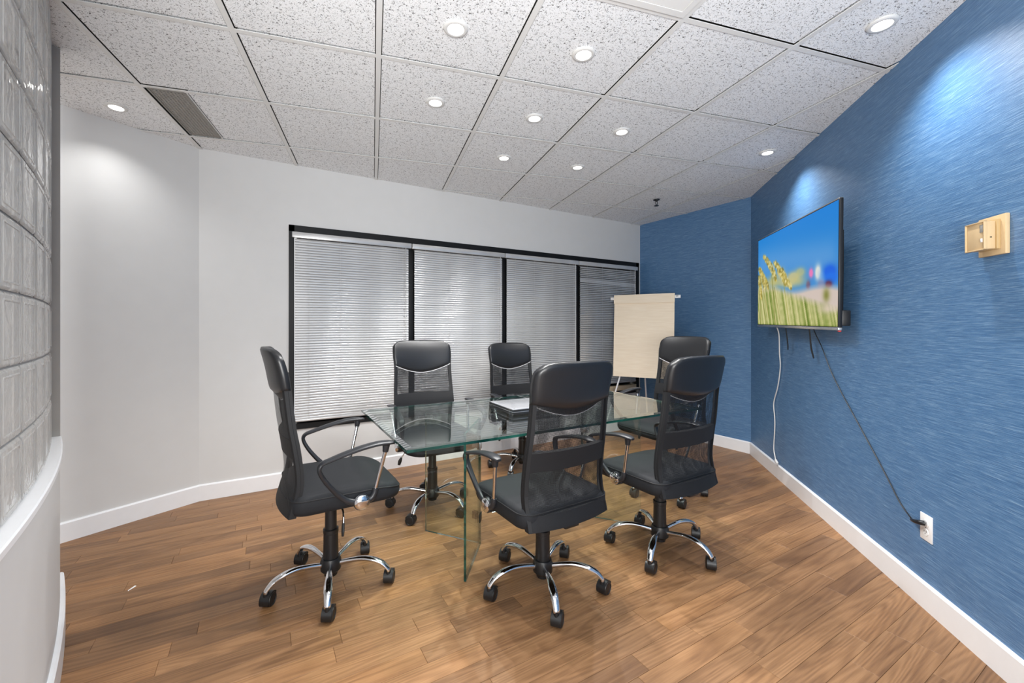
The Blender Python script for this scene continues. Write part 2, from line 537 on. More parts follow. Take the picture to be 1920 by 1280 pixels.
shared = {}
rest = MB()
n_part = 0
for w, poly, c, ln in cand:
    if n_part < 296 and w > 0:
        if ln is not None:
            if ln not in shared:
                m_ = MB(); plank_mesh(m_, poly, c); o = m_.build('plank', M['wood'], floor); shared[ln] = o.data
            else:
                o = link(bpy.data.objects.new('plank', shared[ln]), floor)
        else:
            m_ = MB(); plank_mesh(m_, poly, c); o = m_.build('plank', M['wood'], floor)
        o.location = (c[0], c[1], rnd.uniform(-0.0004, 0.0))
        n_part += 1
    else:
        m_ = MB(); plank_mesh(m_, poly, c)
        rest.add(m_.v, m_.f, 0, False, Matrix.Translation((c[0], c[1], rnd.uniform(-0.0004, 0.0))))
props(rest.build('plank_field', M['wood'], floor), kind='stuff')

# ------------------------------------------------------------------ walls
TH = 0.14
def wall_panel(name, a, b, n, z0, z1, mat, label, uv=False):
    """straight wall from a to b; n points into the room"""
    a = Vector(a); b = Vector(b); n = Vector(n)
    mb = MB()
    poly = [a, b, b - n * TH, a - n * TH]
    mb.prism([tuple(p) for p in poly], z0, z1)
    o = mb.build(name, mat)
    if uv: add_uv(o, a, (b - a).normalized())
    return props(o, label, 'wall', kind='structure')
def add_uv(o, a, d):
    me = o.data; uvl = me.uv_layers.new(name='UVMap')
    for li in me.loops:
        co = me.vertices[li.vertex_index].co
        uvl.data[li.index].uv = ((co.x - a.x) * d.x + (co.y - a.y) * d.y, co.z)

WX0, WX1, WZ0, WZ1 = 0.188, 4.138, 0.44, 2.066
mb = MB()
mb.box((Lc.x - 0.02, 3.67, -0.02), (WX0, 3.67 + TH, CEIL + 0.02))
mb.box((WX1, 3.67, -0.02), (Rc.x + 0.08, 3.67 + TH, CEIL + 0.02))
mb.box((WX0, 3.67, WZ1), (WX1, 3.67 + TH, CEIL + 0.02))
mb.box((WX0, 3.67, -0.02), (WX1, 3.67 + TH, WZ0))
props(mb.build('wall_back', M['white_wall']), 'white painted wall around the wide black-framed window', 'wall', kind='structure')
Lend = Lc + dL * 3.6
wall_panel('wall_left', Lc, Lend, nL, -0.02, CEIL + 0.02, M['white_wall'], 'plain white wall angled beside the window wall')
nB = Vector(((Rc - Pc).y, -(Rc - Pc).x)).normalized()
wall_panel('wall_back_right', Vector((4.17, 3.67)) + (Rc - Pc).normalized() * 0.0, Pc, -nB, -0.02, CEIL + 0.02, M['blue_wall'], 'short blue wallpapered wall behind the flip chart', True)
Rend = Pc - dR * 5.0
wall_panel('wall_right', Pc, Rend, nR, -0.02, CEIL + 0.02, M['blue_wall'], 'long blue textured wallpaper wall carrying the television', True)

def baseboard(name, a, b, n, label):
    a = Vector(a); b = Vector(b); n = Vector(n)
    t = 0.014; h = 0.116
    mb = MB()
    d = (b - a).normalized()
    prof = [(0, 0.0), (t, 0.0), (t, h - 0.008), (t * 0.45, h), (0, h)]
    r0 = [(a.x + n.x * p, a.y + n.y * p, z) for p, z in prof]
    r1 = [(b.x + n.x * p, b.y + n.y * p, z) for p, z in prof]
    mb.loft([r0, r1], 0, False, True)
    props(mb.build(name, M['trim_white']), label, 'baseboard', kind='structure')
baseboard('baseboard_back', Lc, Rc, (0, -1), 'white baseboard under the window')
baseboard('baseboard_left', Lc, Lend, nL, 'white baseboard along the angled white wall')
baseboard('baseboard_back_right', Rc, Pc, -nB, 'white baseboard under the short blue wall')
baseboard('baseboard_right', Pc, Rend, nR, 'white baseboard along the long blue wall')

# ------------------------------------------------------------------ ceiling: tiles on a metal grid
G0 = Vector((-0.844, 1.676)); GT = math.radians(-12.99)
gi = Vector((math.cos(GT), math.sin(GT))); gj = Vector((-math.sin(GT), math.cos(GT)))
TS = 0.6115
def gp(i, j):
    p = G0 + gi * (i * TS) + gj * (j * TS)
    return (p.x, p.y)
pl_c = planes(0.0)
mb = MB()
mb.prism(clip(big, planes(0.12)), CEIL + 0.035, CEIL + 0.08)
ceiling = props(mb.build('ceiling', M['dark_slot']), 'suspended ceiling of white fissured tiles', 'ceiling', kind='structure')
BW = 0.0160 / TS
VENT = (0.055, 0.335, 2.02, 2.93)
tile_shared = None
for i in range(-6, 10):
    for j in range(-7, 7):
        if (i, j) == (3, -1): continue
        rects = [(i + BW, i + 1 - BW, j + BW, j + 1 - BW)]
        if (i, j) == (0, 2): rects = [(VENT[1] + BW * 0.8, 1 - BW, 2 + BW, 3 - BW)]
        for (a, b, c_, d_) in rects:
            full = [gp(a, c_), gp(b, c_), gp(b, d_), gp(a, d_)]
            poly = clip(full, pl_c)
            if not poly or area(poly) < 0.0006: continue
            cen = gp((a + b) / 2, (c_ + d_) / 2)
            whole = abs(area(poly) - area(full)) < 1e-6 and len(rects) == 1 and (i, j) != (0, 2)
            if whole and tile_shared is not None:
                o = link(bpy.data.objects.new('tile', tile_shared), ceiling)
            else:
                m_ = MB(); e = 0.002
                mx = Matrix.Translation((-cen[0], -cen[1], 0))
                cc = (sum(p[0] for p in poly) / len(poly), sum(p[1] for p in poly) / len(poly))
                def ins(p):
                    v = Vector((cc[0] - p[0], cc[1] - p[1])); v.normalize(); return (p[0] + v.x * e, p[1] + v.y * e)
                m_.loft([[(p[0], p[1], 0.022) for p in poly], [(p[0], p[1], 0.0015) for p in poly], [ins(p) + (0.0,) for p in poly]], 0, False, True, False, mx)
                o = m_.build('tile', M['tile'], ceiling)
                if whole: tile_shared = o.data
            o.location = (cen[0], cen[1], CEIL + 0.006)
def bar(a, b, axis, w=0.012, z=0.0):
    if axis == 0:
        q = [gp(a - w / TS, b[0]), gp(a + w / TS, b[0]), gp(a + w / TS, b[1]), gp(a - w / TS, b[1])]
    else:
        q = [gp(b[0], a - w / TS), gp(b[1], a - w / TS), gp(b[1], a + w / TS), gp(b[0], a + w / TS)]
    poly = clip(q, pl_c)
    if not poly or area(poly) < 1e-4: return
    m_ = MB(); m_.prism(poly, CEIL + z, CEIL + 0.003)
    m_.build('grid_bar', M['grid_white'], ceiling)
for i in range(-6, 10): bar(i, (-7, 7), 0)
for j in range(-7, 7):
    bar(j, (-6, 10), 1, 0.0118, 0.0006)
bar(VENT[1] + BW * 0.4, (2 + BW, 3 - BW), 0, 0.006, 0.0006)

# smooth framed panel in the ceiling
panel = props(empty('ceiling_panel', gp(3.5, -0.5) + (CEIL,), GT), 'smooth white square panel with a thin rim set between fissured tiles', 'ceiling panel')
h_ = TS / 2 - 0.0125
m_ = MB(); m_.box((-h_ + 0.03, -h_ + 0.03, -0.004), (h_ - 0.03, h_ - 0.03, 0.01)); m_.build('panel_face', M['panel_white'], panel)
m_ = MB()
for a in range(4):
    mx = Matrix.Rotation(a * PI / 2, 4, 'Z')
    m_.box((-h_ + (0 if a % 2 == 0 else 0.028), -h_, -0.006), (h_ - (0 if a % 2 == 0 else 0.028), -h_ + 0.028, 0.01), 0, mx)
m_.build('panel_rim', M['grid_white'], panel)

# ventilation grille
vc = gp((VENT[0] + VENT[1]) / 2, (VENT[2] + VENT[3]) / 2)
vent = props(empty('ceiling_vent', vc + (CEIL,), GT), 'narrow grey perforated air grille set in the ceiling tiles', 'vent')
vw, vh = (VENT[1] - VENT[0]) * TS / 2, (VENT[3] - VENT[2]) * TS / 2
m_ = MB()
for sx in (-1, 1): m_.box((sx * vw - 0.005, -vh, -0.003), (sx * vw + 0.005, vh, 0.012))
for sy in (-1, 1): m_.box((-vw, sy * vh - 0.005, -0.003), (vw, sy * vh + 0.005, 0.012))
m_.build('vent_frame', simple('vent_grey', srgb(140, 137, 131), 0.5, 0.3), vent)
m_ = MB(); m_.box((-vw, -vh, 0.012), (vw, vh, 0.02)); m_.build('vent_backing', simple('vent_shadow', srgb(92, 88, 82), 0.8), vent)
gm = simple('vent_bar_grey', srgb(150, 146, 140), 0.5, 0.3)
m_ = MB(); nb = 34
for k in range(nb):
    y = -vh + (k + 0.5) * 2 * vh / nb
    m_.box((-vw, y - 0.004, 0.0), (vw, y + 0.004, 0.010))
nb = 10
for k in range(nb):
    x = -vw + (k + 0.5) * 2 * vw / nb
    m_.box((x - 0.004, -vh, 0.0005), (x + 0.004, vh, 0.0095))
props(m_.build('grille', gm, vent), kind='stuff')

# downlights
def make_downlight():
    r = empty('downlight')
    m_ = MB()
    m_.lathe([(0.034, -0.001), (0.036, -0.006), (0.043, -0.007), (0.050, -0.005), (0.0535, -0.001), (0.0535, 0.002), (0.034, 0.002)], 36, cap=False)
    m_.build('trim_ring', simple('downlight_trim', srgb(216, 216, 214), 0.35), r)
    m_ = MB(); m_.lathe([(0.0, -0.0045), (0.02, -0.004), (0.0345, -0.0015), (0.0345, 0.001), (0.0, 0.001)], 28, cap=False)
    m_.build('lens', M['lens'], r)
    return r
LIGHTS = [
 (2.52, 0.53, 'SPOT', ''),
 (3.52, 0.52, 'SPOT', ''), (2.52, 1.53, 'SPOT', ''), (3.52, 1.54, 'SPOT', ''), (4.53, 1.54, 'SPOT', ''),
 (3.52, 2.56, 'SPOT', ''), (4.54, 2.57, 'SPOT', ''), (6.52, 1.5, 'WALL', ''), (5.36, -0.36, 'WALL', ''), (-0.40, 2.49, 'SIDE', '')]
LLAB = ['big lit downlight in the tile touching the smooth panel only at its corner',
 'lit downlight in the tile next to the smooth white ceiling panel',
 'lit downlight in the middle row of three, the one towards the vent',
 'lit downlight at the centre of the middle row of three',
 'lit downlight in the middle row of three, the one towards the blue wall',
 'small lit downlight of the window pair, the one towards the white wall',
 'small lit downlight of the window pair, the one towards the blue wall',
 'lit downlight tight against the blue wall above the television',
 'lit downlight tight against the blue wall above the thermostat',
 'lit downlight beside the grey ceiling vent close to the white wall']
dl0 = make_downlight()
dls = [dl0] + [copy_tree(dl0) for _ in LIGHTS[1:]]
for k, (i, j, typ, _) in enumerate(LIGHTS):
    o = dls[k]
    x, y = gp(i, j)
    o.location = (x, y, CEIL + 0.001)
    props(o, LLAB[k], 'ceiling light', 'recessed downlights in the ceiling')
    ld = bpy.data.lights.new('bulb', 'SPOT')
    ld.energy = {'WALL': WALL_SPOT_W, 'SIDE': SIDE_SPOT_W}.get(typ, SPOT_W)
    ld.color = (1.0, 0.99, 0.975)
    ld.spot_size = math.radians(124); ld.spot_blend = 1.0
    ld.shadow_soft_size = 0.016
    lo = bpy.data.objects.new('bulb', ld)
    lo.location = (0, 0, -0.012)
    link(lo, o)

# sprinkler
x, y = gp(6.443, 3.446)
spk = props(empty('sprinkler', (x, y, CEIL + 0.001)), 'small dark fire sprinkler head hanging from the ceiling', 'sprinkler')
m_ = MB(); m_.lathe([(0.0, 0), (0.032, 0), (0.03, -0.006), (0.012, -0.009), (0.010, -0.02), (0.0, -0.02)], 20, cap=False); m_.build('escutcheon', M['sprinkler'], spk)
m_ = MB()
for sx in (-1, 1):
    m_.sweep([(sx*0.009, 0, -0.016), (sx*0.016, 0, -0.030), (sx*0.010, 0, -0.046), (0, 0, -0.056)], 0.0028, 8, up=(0, 1, 0), sub=3)
m_.build('yoke', M['sprinkler'], spk)
m_ = MB(); m_.lathe([(0.0, -0.055), (0.008, -0.055), (0.022, -0.060), (0.022, -0.063), (0.0, -0.063)], 20, cap=False); m_.build('deflector', M['sprinkler'], spk)

# ------------------------------------------------------------------ window
win = props(empty('window_1', ((WX0 + WX1) / 2, 3.67, WZ0)), 'wide black framed window of four bays', 'window', kind='structure')
cxw = (WX0 + WX1) / 2
def wbox(name, x0, x1, z0, z1, y0, y1, mat, parent=win):
    m_ = MB(); m_.rbox((x0 - cxw, y0 - 3.67, z0 - WZ0), (x1 - cxw, y1 - 3.67, z1 - WZ0), 0.003)
    return m_.build(name, mat, parent)
m_ = MB()
for (x0, x1, z0, z1) in ((WX0, WX1, WZ1 - 0.05, WZ1), (WX0, WX1, WZ0, WZ0 + 0.045), (WX0, WX0 + 0.04, WZ0, WZ1), (WX1 - 0.05, WX1, WZ0, WZ1)):
    m_.box((x0 - cxw, -0.012, z0 - WZ0), (x1 - cxw, 0.09, z1 - WZ0))
m_.build('window_frame', M['black_frame'], win)
MUL = (1.180, 2.156, 3.131)
for xm in MUL:
    wbox('mullion', xm - 0.026, xm + 0.026, WZ0 + 0.045, WZ1 - 0.05, 3.662, 3.75, M['black_frame'])
edges = [WX0 + 0.04] + list(MUL) + [WX1 - 0.05]
for k in range(4):
    wbox('pane', edges[k] + 0.02, edges[k + 1] - 0.02, WZ0 + 0.04, WZ1 - 0.045, 3.735, 3.742, M['pane'])
wbox('window_sill', 3.35, 4.088, WZ0 + 0.045, WZ0 + 0.105, 3.655, 3.73, M['cream_sill'])

# blinds
BL = ['closed white mini blind in the first window bay beside the white wall',
      'closed white mini blind in the second window bay from the white wall',
      'closed white mini blind in the third window bay from the white wall',
      'darker white mini blind in the last bay beside the blue wall, ending above the sill']
PITCH = 0.0208
for k in range(4):
    x0 = (edges[0] + 0.002) if k == 0 else edges[k] + 0.028
    x1 = edges[k + 1] - (0.028 if k < 3 else 0.03)
    zb = 0.505 if k < 3 else 0.585
    xc = (x0 + x1) / 2; hw = (x1 - x0) / 2
    YB = 3.645
    bl = props(empty('window_blind', (xc, YB, zb)), BL[k], 'blind', 'mini blinds in the window bays')
    zt = 2.008
    m_ = MB(); hr0 = -hw - (0.0 if k == 0 else 0.024); hr1 = hw + (0.024 if k < 3 else 0.02)
    m_.rbox((hr0 - (0.02 if k == 0 else 0), -0.024, zt - zb - 0.045), (hr1, 0.010, zt - zb), 0.004)
    m_.build('headrail', M['slat'], bl)
    m_ = MB(); m_.rbox((-hw, -0.012, -0.002), (hw, 0.012, 0.016), 0.004); m_.build('bottom_rail', M['slat'], bl)
    # one slat: a shallow curved strip, tilted nearly shut
    w_ = 0.0125; pts = []
    for q in range(7):
        a = -1 + 2 * q / 6
        pts.append((a * w_, 0.0036 * (1 - a * a)))
    tilt = math.radians(71)
    sec = [(p * math.cos(tilt) - (-h) * -math.sin(tilt) * 0 + (-h) * math.sin(tilt), -p * math.sin(tilt) * -1 * 1 + h * math.cos(tilt)) for p, h in pts]
    # section in (y, z): lower edge leans to the room, upper face turned up and to the room
    sec = [(p * math.cos(tilt) - h * math.sin(tilt), p * math.sin(tilt) + h * math.cos(tilt)) for p, h in pts]
    th = 0.0004
    ring = [(y, z) for y, z in sec] + [(y + th, z - th * 0.4) for y, z in reversed(sec)]
    m_ = MB(); m_.loft([[(-hw, y, z) for y, z in ring], [(hw, y, z) for y, z in ring]], 0, True, True)
    s0 = m_.build('slat', M['slat'], bl)
    n_s = int((zt - 0.036 - zb - 0.02) / PITCH)
    for q in range(n_s):
        o = s0 if q == 0 else link(bpy.data.objects.new('slat', s0.data), bl)
        jit = random.uniform(-0.0006, 0.0006)
        o.location = (0, 0, 0.028 + q * PITCH + jit)
        o.rotation_euler = (random.gauss(0, 0.02) - (0, 0, 0.10, 0.30)[k], 0, 0)
    if k == 3:   # a few disturbed slats near the top of the last blind
        for o in [c for c in bl.children if c.name.startswith('slat')][-9:-7]: o.rotation_euler = (0.1, 0.012, 0)
    for q in range(4):
        x = -hw + (0.11 + 0.26 * q) * 2 * hw
        m_ = MB(); m_.box((x - 0.0009, -0.0135, 0.01), (x + 0.0009, -0.0125, zt - zb - 0.04)); m_.build('ladder_cord', M['cord_grey'], bl)
    m_ = MB(); m_.sweep([(hw - 0.03, -0.022, zt - zb - 0.04), (hw - 0.026, -0.020, 0.30)], 0.0035, 8, up=(0, 1, 0)); m_.build('tilt_wand', M['cord_grey'] if k == 0 else M['slat'], bl)
    m_ = MB(); m_.sweep([(hw - 0.055, -0.020, zt - zb - 0.04), (hw - 0.053, -0.018, 0.22)], 0.0012, 6, up=(0, 1, 0)); m_.build('lift_cord', M['cord_grey'], bl)

# ------------------------------------------------------------------ curved low wall with glass blocks
cC = Vector((-6.334, -2.939))
CC = Vector((cC.x * math.cos(YAW) + cC.y * math.sin(YAW), -cC.x * math.sin(YAW) + cC.y * math.cos(YAW)))
def arc(r, deg):
    a = math.radians(deg) - YAW
    return (CC.x + r * math.cos(a), CC.y + r * math.sin(a))
PH0, PH1 = 28.87, 48.45
def arc_solid(r0, r1, z0, z1, mat, name, parent=None, a0=PH0, a1=PH1, n=44, top_ease=0.0):
    m_ = MB(); rings = []
    for k in range(n + 1):
        a = a0 + (a1 - a0) * k / n
        sec = [(r0, z0), (r1, z0), (r1, z1 - top_ease), (r1 - top_ease, z1), (r0, z1)] if top_ease else [(r0, z0), (r1, z0), (r1, z1), (r0, z1)]
        rings.append([arc(r, a) + (z,) for r, z in sec])
    m_.loft(rings, 0, True, True)
    return m_.build(name, mat, parent)
LEDGE = 0.75
cw = props(arc_solid(6.372, 6.492, 0.0, LEDGE - 0.02, M['white_wall'], 'wall_curved'), 'low curved white wall with glass blocks on top', 'wall', kind='structure')
arc_solid(6.364, 6.500, LEDGE - 0.02, LEDGE, M['trim_white'], 'ledge', cw, top_ease=0.004)
props(arc_solid(6.4921, 6.508, 0.0, 0.116, M['trim_white'], 'baseboard_curved', None, top_ease=0.006), 'white baseboard bent around the curved wall', 'baseboard', kind='structure')
# blocks
DB = math.degrees(0.2 / 6.465)
m_ = MB(); bs = 0.0965; bt = 0.039
def rounded_sq(h, r, n=3):
    out = []
    for sx, sy, a0 in ((1, 1, 0), (-1, 1, 90), (-1, -1, 180), (1, -1, 270)):
        for k in range(n + 1):
            a = math.radians(a0 + 90 * k / n)
            out.append((sx * (h - r) + r * math.cos(a), sy * (h - r) + r * math.sin(a)))
    return out
rings = []
for d, hh in ((-bt, 0.0885), (-bt + 0.0015, 0.092), (-bt + 0.005, bs), (bt - 0.005, bs), (bt - 0.0015, 0.092), (bt, 0.0885)):
    rings.append([(p[0], d, p[1]) for p in rounded_sq(hh, 0.010)])
m_.loft(rings, 0, False, True)
# a raised rim line inside each face, as pressed glass has
for sd in (-1, 1):
    m_.loft([[(p[0], sd * (bt + dd), p[1]) for p in rounded_sq(hh, 0.008)] for hh, dd in ((0.079, 0.0), (0.077, 0.0016), (0.074, 0.0016), (0.072, 0.0))], 0, False, False)
blk = None
nrow = 9
for c in range(11):
    phi = 48.37 - (c + 0.5) * DB
    for r_ in range(nrow):
        if blk is None:
            blk = m_.build('glass_block', M['block'], cw); o = blk
        else:
            o = link(bpy.data.objects.new('glass_block', blk.data), cw)
        x, y = arc(6.465 - bt, phi)
        o.location = (x, y, LEDGE + 0.0985 + r_ * 0.1985)
        o.rotation_euler = (0, 0, math.radians(phi) - YAW + PI / 2)
m_ = MB()
for c in range(12):
    phi = 48.37 - c * DB
    a = math.radians(phi) - YAW
    mx = Matrix.Translation((CC.x, CC.y, 0)) @ Matrix.Rotation(a, 4, 'Z')
    m_.box((6.465 - 2 * bt + 0.008, -0.005, LEDGE), (6.465 - 0.007, 0.005, CEIL), 0, mx)
n = 30
for r_ in range(nrow + 1):
    z = LEDGE + r_ * 0.1985
    rings = []
    for k in range(n + 1):
        p = 48.37 - 11 * DB * k / n
        rings.append([arc(r, p) + (zz,) for r, zz in ((6.465 - 2*bt + 0.008, z - 0.004), (6.465 - 0.007, z - 0.004), (6.465 - 0.007, z + 0.004), (6.465 - 2*bt + 0.008, z + 0.004))])
    m_.loft(rings, 0, False, True)
m_.build('mortar', M['mortar'], cw)
m_ = MB()
a = math.radians(48.40) - YAW
mx = Matrix.Translation((CC.x, CC.y, 0)) @ Matrix.Rotation(a, 4, 'Z')
m_.box((6.375, -0.004, LEDGE), (6.496, 0.03, CEIL - 0.002), 0, mx)
m_.build('end_post', M['post_grey'], cw)

# ------------------------------------------------------------------ glass table
TC = Vector((1.486, 2.149)); TR = math.radians(-0.9)
table = props(empty('glass_table', (TC.x, TC.y, 0), TR), 'clear glass meeting table with green edges on upright glass panels', 'table')
TX, TY, TZ, TT = 0.955, 0.487, 0.745, 0.0155
bv = 0.028
m_ = MB()
def rect(hx, hy, z): return [(-hx, -hy, z), (hx, -hy, z), (hx, hy, z), (-hx, hy, z)]
q = [rect(TX, TY, TZ - TT), rect(TX, TY, TZ - 0.003), rect(TX - bv, TY - bv, TZ)]
vs = [p for r in q for p in r]
m_.add(vs, [(3, 2, 1, 0)], 0)
m_.add(vs, [(i, (i + 1) % 4, 4 + (i + 1) % 4, 4 + i) for i in range(4)], 1)
m_.add(vs, [(4 + i, 4 + (i + 1) % 4, 8 + (i + 1) % 4, 8 + i) for i in range(4)], 2)
m_.add(vs, [(8, 9, 10, 11)], 0)
top = m_.build('tabletop', [M['glass'], M['glass_edge'], M['glass_bevel']], table)
bm = bmesh.new(); bm.from_mesh(top.data); bmesh.ops.remove_doubles(bm, verts=bm.verts, dist=1e-5); bmesh.ops.recalc_face_normals(bm, faces=bm.faces); bm.to_mesh(top.data); bm.free()
def leg_panel(apex, ang, ln=0.372):
    mx = Matrix.Translation((apex[0], apex[1], 0)) @ Matrix.Rotation(ang, 4, 'Z')
    m_ = MB()
    t = 0.006
    x0, x1, z0, z1 = 0.009, ln, 0.0, TZ - TT - 0.001
    vs = [(x0,-t,z0),(x1,-t,z0),(x1,t,z0),(x0,t,z0),(x0,-t,z1),(x1,-t,z1),(x1,t,z1),(x0,t,z1)]
    m_.add(vs, [(0,1,5,4),(2,3,7,6)], 0, False, mx)
    m_.add(vs, [(0,3,2,1),(4,5,6,7),(1,2,6,5),(3,0,4,7)], 1, False, mx)
    return m_.build('leg_panel', [M['glass_leg'], M['glass_edge']], table)
for sx in (-1, 1):
    apex = (sx * 0.380, -0.012)
    base = PI if sx < 0 else 0.0
    lps = []
    for da in (-52, 52):
        lps.append(leg_panel(apex, base + math.radians(da)))
    for z in (0.16, 0.575):
        m_ = MB()
        for da in (-52, 52):
            mx = Matrix.Translation((apex[0], apex[1], 0)) @ Matrix.Rotation(base + math.radians(da), 4, 'Z')
            m_.rbox((0.004, -0.010, z - 0.022), (0.048, -0.0062, z + 0.022), 0.0015, 0, mx)
            m_.rbox((0.004, 0.0062, z - 0.022), (0.048, 0.010, z + 0.022), 0.0015, 0, mx)
        m_.lathe([(0.0, z - 0.022), (0.009, z - 0.022), (0.009, z + 0.022), (0.0, z + 0.022)], 12, 0, Matrix.Translation((apex[0], apex[1], 0)), cap=False)
        m_.build('corner_clip', M['silver'] if z > 0.3 else M['black_plastic'], table)

# ------------------------------------------------------------------ the case on the table
case = props(empty('flat_case', (1.447, 2.154, TZ), math.radians(-92.5)), 'flat black and silver case with clear corner blocks on the glass table', 'case')
# local x runs from the far corner towards the near one
cl, cwid = 0.315, 0.40
m_ = MB(); m_.rbox((-cl/2 + 0.004, -cwid/2 + 0.004, 0.004), (cl/2 - 0.004, cwid/2 - 0.004, 0.016), 0.003); m_.build('lower_tray', M['black_plastic'], case)
m_ = MB(); m_.rbox((-cl/2 + 0.012, -cwid/2 + 0.012, 0.016), (cl/2 - 0.012, cwid/2 - 0.012, 0.024), 0.002); m_.build('spacer', M['silver'], case)
m_ = MB(); m_.rbox((-cl/2 + 0.004, -cwid/2 + 0.004, 0.024), (cl/2 - 0.004, cwid/2 - 0.004, 0.034), 0.003); m_.build('upper_tray', M['black_plastic'], case)
m_ = MB(); m_.rbox((-cl/2 + 0.006, -cwid/2 + 0.006, 0.034), (cl/2 - 0.006, cwid/2 - 0.006, 0.038), 0.0015); m_.build('silver_lid', M['silver'], case)
for sx in (-1, 1):
    for sy in (-1, 1):
        m_ = MB(); m_.rbox((sx*cl/2 - 0.018, sy*cwid/2 - 0.018, 0.0), (sx*cl/2 + 0.004, sy*cwid/2 + 0.004, 0.041), 0.004)
        cb = m_.build('corner_block', M['acrylic'], case)
        m_ = MB(); m_.lathe([(0.0, 0.0415), (0.004, 0.0415), (0.0045, 0.0435), (0.0, 0.0445)], 10, 0, Matrix.Translation((sx*(cl/2 - 0.03), sy*(cwid/2 - 0.03), -0.003)), cap=False)
        m_.build('stud', M['chrome'], case)

# ------------------------------------------------------------------ office chairs
PROF = [(0.40, -0.208), (0.47, -0.188), (0.545, -0.176), (0.665, -0.188), (0.775, -0.206), (0.90, -0.220), (0.98, -0.230), (1.05, -0.246), (1.105, -0.266)]
HALF = [(0.40, 0.222), (0.55, 0.222), (0.70, 0.219), (0.85, 0.212), (0.93, 0.211), (1.0, 0.216), (1.06, 0.214), (1.105, 0.208)]
def bx_(z, u):
    """x of the back sheet at height z and across-fraction u"""
    return lerp_tab(PROF, z) + 0.034 * u * u - 0.014
def half(z): return lerp_tab(HALF, z)

